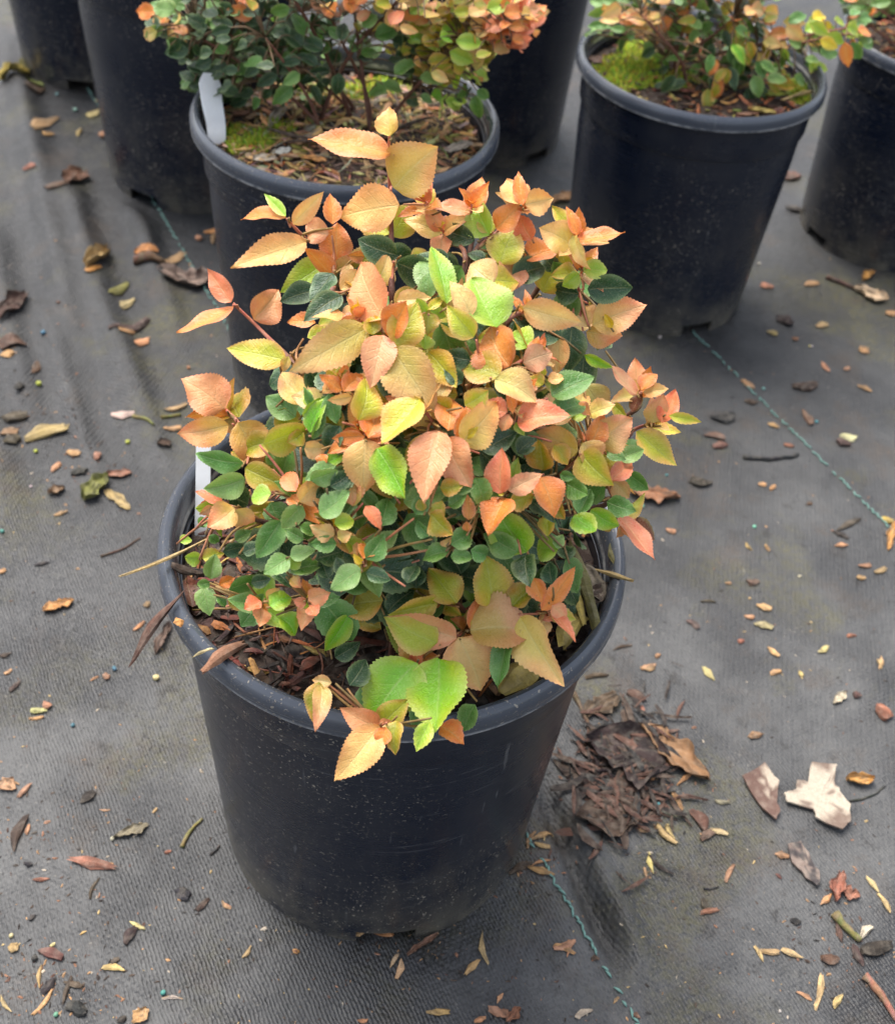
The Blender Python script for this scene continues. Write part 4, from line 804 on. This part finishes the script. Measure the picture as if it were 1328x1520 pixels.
def moss(patches, hh, zpl, label, seed):
    rr = random.Random(seed); B = MB(); cs = []
    for px, py, rx, ry, n, c in patches:
        for _ in range(n):
            a = rr.uniform(0, 6.28); q = math.sqrt(rr.random()); p = at_z(px+rx*q*math.cos(a), py+ry*q*math.sin(a), zpl); z = hh(p.x, p.y)
            hgt = rr.uniform(.006, .014)*(1.15-q*.6); w = rr.uniform(.0010, .0024); d = Vector((rr.gauss(0, .5), rr.gauss(0, .5), 1)).normalized()
            b = Vector((p.x, p.y, z-.001)); u = d.cross(Vector((rr.gauss(0, 1), rr.gauss(0, 1), .1))).normalized(); v2 = d.cross(u)
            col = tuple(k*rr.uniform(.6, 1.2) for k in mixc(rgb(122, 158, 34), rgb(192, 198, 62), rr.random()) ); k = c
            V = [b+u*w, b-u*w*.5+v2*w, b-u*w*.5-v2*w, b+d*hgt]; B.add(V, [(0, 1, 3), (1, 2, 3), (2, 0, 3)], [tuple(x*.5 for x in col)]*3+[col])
    c = sum(B.V, Vector())/len(B.V)
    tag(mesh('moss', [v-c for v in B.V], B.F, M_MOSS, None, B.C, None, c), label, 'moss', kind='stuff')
moss([(372, 222, 36, 16, 900, 0), (350, 205, 20, 10, 300, 0), (500, 150, 60, 14, 500, 0), (560, 135, 50, 14, 400, 0), (415, 205, 25, 10, 250, 0)], h1, .264, 'green moss on the mulch beside the curved white tag', 5)
moss([(925, 115, 52, 28, 2600, 0), (940, 80, 25, 16, 500, 0), (1195, 150, 26, 14, 500, 0), (1190, 135, 30, 14, 350, 0), (1000, 130, 40, 14, 300, 0)], h2, .25, 'bright green moss on the soil of the upper right pot', 6)

def strip(name, pts, wid, thick, m, label, cat, wdir):
    """a bent flat plastic label"""
    pts = catmull(pts, 5); V = []; F = []; n = len(pts)
    for i, p in enumerate(pts):
        d = (pts[min(i+1, n-1)]-pts[max(0, i-1)]).normalized(); sd = (wdir-d*wdir.dot(d)).normalized(); nn = sd.cross(d)
        w = wid[0]+(wid[1]-wid[0])*i/(n-1)
        if i >= n-2: w *= .8 if i == n-2 else .5
        for a, b in ((-1, -1), (1, -1), (1, 1), (-1, 1)): V.append(p+sd*(a*w*.5)+nn*(b*thick*.5))
    for i in range(n-1):
        for k in range(4): F.append((i*4+k, i*4+(k+1) % 4, i*4+4+(k+1) % 4, i*4+4+k))
    F += [(3, 2, 1, 0), tuple((n-1)*4+k for k in range(4))]
    c = pts[0].copy(); tag(mesh(name, [v-c for v in V], F, m, None, None, None, c, sharp=35), label, cat)
def tagpts(pxs, y): return [at_y(px, py, y) for px, py in pxs]
b0 = at_z(300, 800, .262)
strip('plant_tag', [b0+Vector((0, 0, -.03)), b0]+[at_y(301, 740, b0.y+.014), at_y(302, 670, b0.y+.030), at_y(303, 604, b0.y+.046)], (.0090, .0090), .0012, M_TAG, 'straight white plastic tag standing at the left rim of the front pot', 'plant tag', RT)
b1 = at_z(322, 212, .27)
strip('plant_tag', [b1+Vector((.002, -.006, -.03)), b1]+[at_y(320, 182, b1.y+.010), at_y(314, 148, b1.y+.020), at_y(310, 108, b1.y+.034)], (.015, .021), .0009, M_TAG, 'curved white plastic tag at the left rim of the pot behind', 'plant tag', (RT*.8+FW*.5).normalized())
b2 = at_z(1003, 60, .25)
strip('plant_tag', [b2+Vector((0, 0, -.03)), b2]+[at_y(1006, 25, b2.y), at_y(1006, -30, b2.y+.004)], (.02, .02), .0009, M_TAG, 'white plastic tag half hidden by leaves in the mossy pot', 'plant tag', RT)

# loose pieces lying on the mulch and over the rims
def chip_between(a, b, W, T, cn, label, name='bark_chip', cat='bark', seed=1, curve=.0, nst=9):
    rr = random.Random(seed); L = (b-a).length; col = CB[cn] if isinstance(cn, str) else cn
    V, F, C = chip_geo(L, W, T, rr, col, nst, 7); ax = (b-a).normalized(); sd = ax.cross(Vector((0, 0, 1))).normalized(); up = sd.cross(ax); c = (a+b)/2
    V = [ax*v.x+sd*v.y+up*(v.z+curve*L*(1-(2*v.x/L)**2)) for v in V]
    tag(mesh(name, V, F, M_DEBRIS, None, C, None, c, smooth=False), label, cat)
RZ = HP+.0025
chip_between(at_z(195, 986, RZ-.022), at_z(268, 884, RZ+.002), .0075, .005, 'redbrown', 'long shredded dark bark strip hanging over the left rim', seed=3)
chip_between(at_z(302, 996, RZ+.003), at_z(362, 955, RZ-.003), .0075, .005, 'redtan', 'stubby reddish bark stick across the front left rim', seed=4)
chip_between(at_z(185, 853, RZ+.012), at_z(306, 800, RZ-.006), .0026, .0022, 'straw', 'thin straw coloured stalk poking out over the left rim', 'grass_stalk', 'stalk', 5)
chip_between(at_z(254, 838, RZ-.004), at_z(300, 852, RZ-.012), .006, .004, 'brown', 'brown bark chip inside the left rim', seed=6)
chip_between(at_z(262, 918, RZ+.001), at_z(268, 930, RZ+.001), .006, .003, 'orange', 'small orange chip stuck on the left rim', seed=7)
chip_between(at_z(287, 975, RZ+.002), at_z(316, 962, RZ-.0), .0022, .0015, 'cream', 'thin pale sliver across the front left rim', 'bark_sliver', 'bark', 8)
chip_between(at_z(884, 846, RZ-.010), at_z(938, 862, RZ+.003), .0032, .0028, 'straw', 'short straw twig resting on the right rim', 'twig', 'twig', 9)
chip_between(at_z(886, 935, RZ-.006), at_z(850, 815, .300), .0085, .006, 'olive', 'fibrous yellow green bark strip inside the right rim', seed=10)
chip_between(at_z(868, 930, RZ-.008), at_z(846, 840, .294), .006, .005, 'yellow', 'yellowish fibrous strip beside the olive bark strip', seed=12)
chip_between(at_z(745, 1026, .288), at_z(800, 985, .290), .020, .010, 'yellow', 'chunky yellow wood piece at the front right of the soil', seed=13)
chip_between(at_z(835, 960, .285), at_z(862, 915, .287), .014, .008, 'yellow', 'yellow wood scrap at the right of the soil', seed=14)
chip_between(at_z(908, 800, .290), at_z(917, 842, .292), .0036, .003, 'olive', 'upright olive sliver beside the right rim', 'bark_sliver', 'bark', 15)
for k, (px, dz) in enumerate(((535, .004), (552, .005), (575, .004), (596, .005))):
    p = at_z(px, 1386, .003); n = Vector((p.x, p.y, 0)).normalized(); p = n*.104+Vector((0, 0, dz)); q = Vector((-n.y, n.x, 0))
    chip_between(p-q*.007, p+q*.007+Vector((0, 0, .002*(k % 2))), .004, .003, ['straw', 'tan', 'brown', 'olive'][k], ['straw sliver at the left of the drain notch of the front pot', 'tan sliver inside the drain notch', 'brown sliver inside the drain notch', 'olive sliver at the right of the drain notch'][k], 'bark_sliver', 'bark', 140+k)
def loose_leaf(a, b, W, cn, label, seed, amp=.16):
    rr = random.Random(seed); L = (b-a).length; V, F, C = crumple_geo(L, W, rr, CB[cn], amp, .15); V = rot_xy(V, math.atan2(b.y-a.y, b.x-a.x)); c = (a+b)/2
    tag(mesh('dead_leaf', V, F, M_DEBRIS, None, C, None, c), label, 'leaf')
loose_leaf(at_z(862, 840, .284), at_z(892, 895, .284), .019, 'greytan', 'grey brown dead leaf inside the right rim', 16)
loose_leaf(at_z(868, 900, .284), at_z(905, 872, .284), .016, 'brown', 'brown dead leaf low inside the right rim', 17)
loose_leaf(at_z(450, 925, .278), at_z(500, 940, .278), .012, 'brown', 'brown dead leaf on the dark soil in front', 18)
def onm(hh, px, py, z=.268):
    p = at_z(px, py, z)
    for _ in range(3): p = at_z(px, py, hh(p.x, p.y)+.004)
    return p
for k, (x0, y0, x1, y1, w, cn, lb) in enumerate([(375, 240, 410, 236, .016, 'pale', 'pale curled leaf beside the moss behind the front shrub'), (405, 232, 432, 222, .014, 'white', 'small whitish leaf on the mulch behind the front shrub'), (450, 236, 484, 240, .012, 'orange', 'orange dead leaf on the mulch behind the front shrub'),
     (345, 175, 370, 168, .014, 'redtan', 'reddish dead leaf left of the stems in the pot behind'), (352, 205, 370, 192, .010, 'orange', 'orange leaf scrap by the curved white tag'), (400, 190, 425, 160, .016, 'pale', 'pale leaf scrap at the back left of the mulch'), (660, 225, 700, 215, .014, 'pale', 'pale leaf scrap at the right of the mulch behind'), (440, 215, 470, 205, .013, 'tan', 'tan leaf on the mulch below the stems'), (555, 245, 600, 250, .013, 'tan', 'tan leaf at the front of the mulch behind')]):
    loose_leaf(onm(h1, x0, y0), onm(h1, x1, y1), w, cn, lb, 80+k)
for k, (x0, y0, x1, y1, w, cn, lb) in enumerate([(872, 90, 905, 92, .020, 'pinkbrown', 'pinkish dead leaf at the left rim of the mossy pot'), (1110, 160, 1150, 172, .014, 'yellow', 'yellow dead leaf near the front rim of the mossy pot'), (1130, 140, 1165, 142, .020, 'lime', 'pale green leaf scrap on the soil of the mossy pot'), (1092, 170, 1125, 172, .010, 'redtan', 'reddish chip near the front rim of the mossy pot')]):
    loose_leaf(onm(h2, x0, y0, .25), onm(h2, x1, y1, .25), w, cn, lb, 95+k, .1)
p, q = onm(h2, 1160, 152, .25), onm(h2, 1216, 140, .25); chip_between(p+Vector((0, 0, .003)), q+Vector((0, 0, .006)), .006, .004, 'straw', 'pale straw twig at the right rim of the mossy pot', 'twig', 'twig', 99)
for k, (x0, y0, x1, y1) in enumerate([(430, 218, 545, 212), (400, 200, 470, 220), (560, 215, 640, 185)]):
    p, q = onm(h1, x0, y0), onm(h1, x1, y1); chip_between(p+Vector((0, 0, .006)), q+Vector((0, 0, .008)), .004, .004, 'brown', ['straight brown twig across the mulch behind the front shrub', 'slanting brown twig left of the stems behind', 'brown twig right of the stems behind'][k], 'twig', 'twig', 110+k, .03)

# ------------------------------------------------------------------ litter on the ground
flake_px('N', [(730, 460), (820, 412), (875, 480), (865, 560), (878, 600), (860, 632), (790, 560)], (rgb(172, 158, 140), rgb(98, 74, 64)), 'smaller pale bark flake with a brown edge, lower right')
flake_px('N', [(895, 530), (940, 510), (945, 475), (985, 480), (1000, 410), (1090, 420), (1085, 480), (1110, 520), (1145, 570), (1145, 640), (1115, 672), (1020, 630), (1010, 590), (900, 560)], (rgb(176, 164, 146), rgb(112, 94, 82)), 'larger jagged pale bark flake, lower right')
flake_px('N', [(910, 730), (950, 712), (990, 760), (1030, 830), (1035, 870), (1020, 888), (960, 830), (920, 790)], (rgb(124, 108, 98), rgb(60, 54, 54)), 'narrow grey brown bark flake below the pale ones')
debris_all()
ORD = ['', 'second', 'third', 'fourth', 'fifth', 'sixth', 'seventh', 'eighth', 'ninth', 'tenth', 'eleventh', 'twelfth']
for lb, os_ in SAME.items():
    os_.sort(key=lambda q: q[0]); n = len(os_)
    if n < 2: continue
    for k, (_, o) in enumerate(os_):
        o['label'] = lb+', '+('leftmost' if k == 0 else 'rightmost' if k == n-1 else ORD[k]+' from left')
# fine grit and crumbs, too many to count
B = MB(); rr = random.Random(77)
def crumb(px, py, s, cn):
    p = on_ground(px, py); L = s*rr.uniform(.6, 1.6); v, f, c = chip_geo(L, L*rr.uniform(.3, .7), L*.3, rr, CB[cn], 3, 4)
    v = rot_xy(v, rr.uniform(0, 6.28)); B.add([q+p+Vector((0, 0, L*.08)) for q in v], f, c)
for _ in range(1500):
    crumb(rr.uniform(-60, 1390), 1560*math.sqrt(rr.random()), rr.uniform(.0008, .0026), rr.choice(['tan', 'brown', 'redtan', 'redbrown', 'darkbrown', 'dark', 'straw', 'pale', 'darkbrown', 'brown', 'tan']))
for cx, cy, sx, n in ((75, 1460, 55, 160), (930, 1150, 70, 200), (60, 620, 60, 160), (800, 1290, 30, 60), (1010, 640, 90, 90), (140, 700, 50, 100), (20, 470, 40, 90), (60, 1250, 60, 80), (640, 1420, 60, 60), (1240, 1400, 60, 100), (330, 430, 70, 90)):
    for _ in range(n): crumb(rr.gauss(cx, sx), rr.gauss(cy, sx*.7), rr.uniform(.001, .003), rr.choice(['brown', 'redbrown', 'darkbrown', 'dark', 'tan', 'redtan']))
S = MB()
for _ in range(380):      # shredded leaf fibre in the leaf pile
    p = on_ground(rr.gauss(925, 38), rr.gauss(1150, 50)); L = rr.uniform(.006, .03); v, f, c = chip_geo(L, L*rr.uniform(.08, .3), L*.06, rr, CB[rr.choice(['brown', 'darkbrown', 'dark', 'redbrown', 'redbrown', 'darkbrown'])], 5, 4)
    v = rot_xy(v, rr.uniform(0, 6.28)); zz = rr.uniform(.001, .006); S.add([q+p+Vector((0, 0, zz+q.x*rr.uniform(-.1, .1))) for q in v], f, c)
tag(mesh('leaf_shreds', S.V, S.F, M_DEBRIS, None, S.C, smooth=False), 'shredded brown fibre mixed into the leaf pile', 'leaf litter', kind='stuff')
tag(mesh('ground_crumbs', B.V, B.F, M_DEBRIS, None, B.C, smooth=False), 'fine crumbs of bark and soil scattered over the fabric', 'crumbs', kind='stuff')
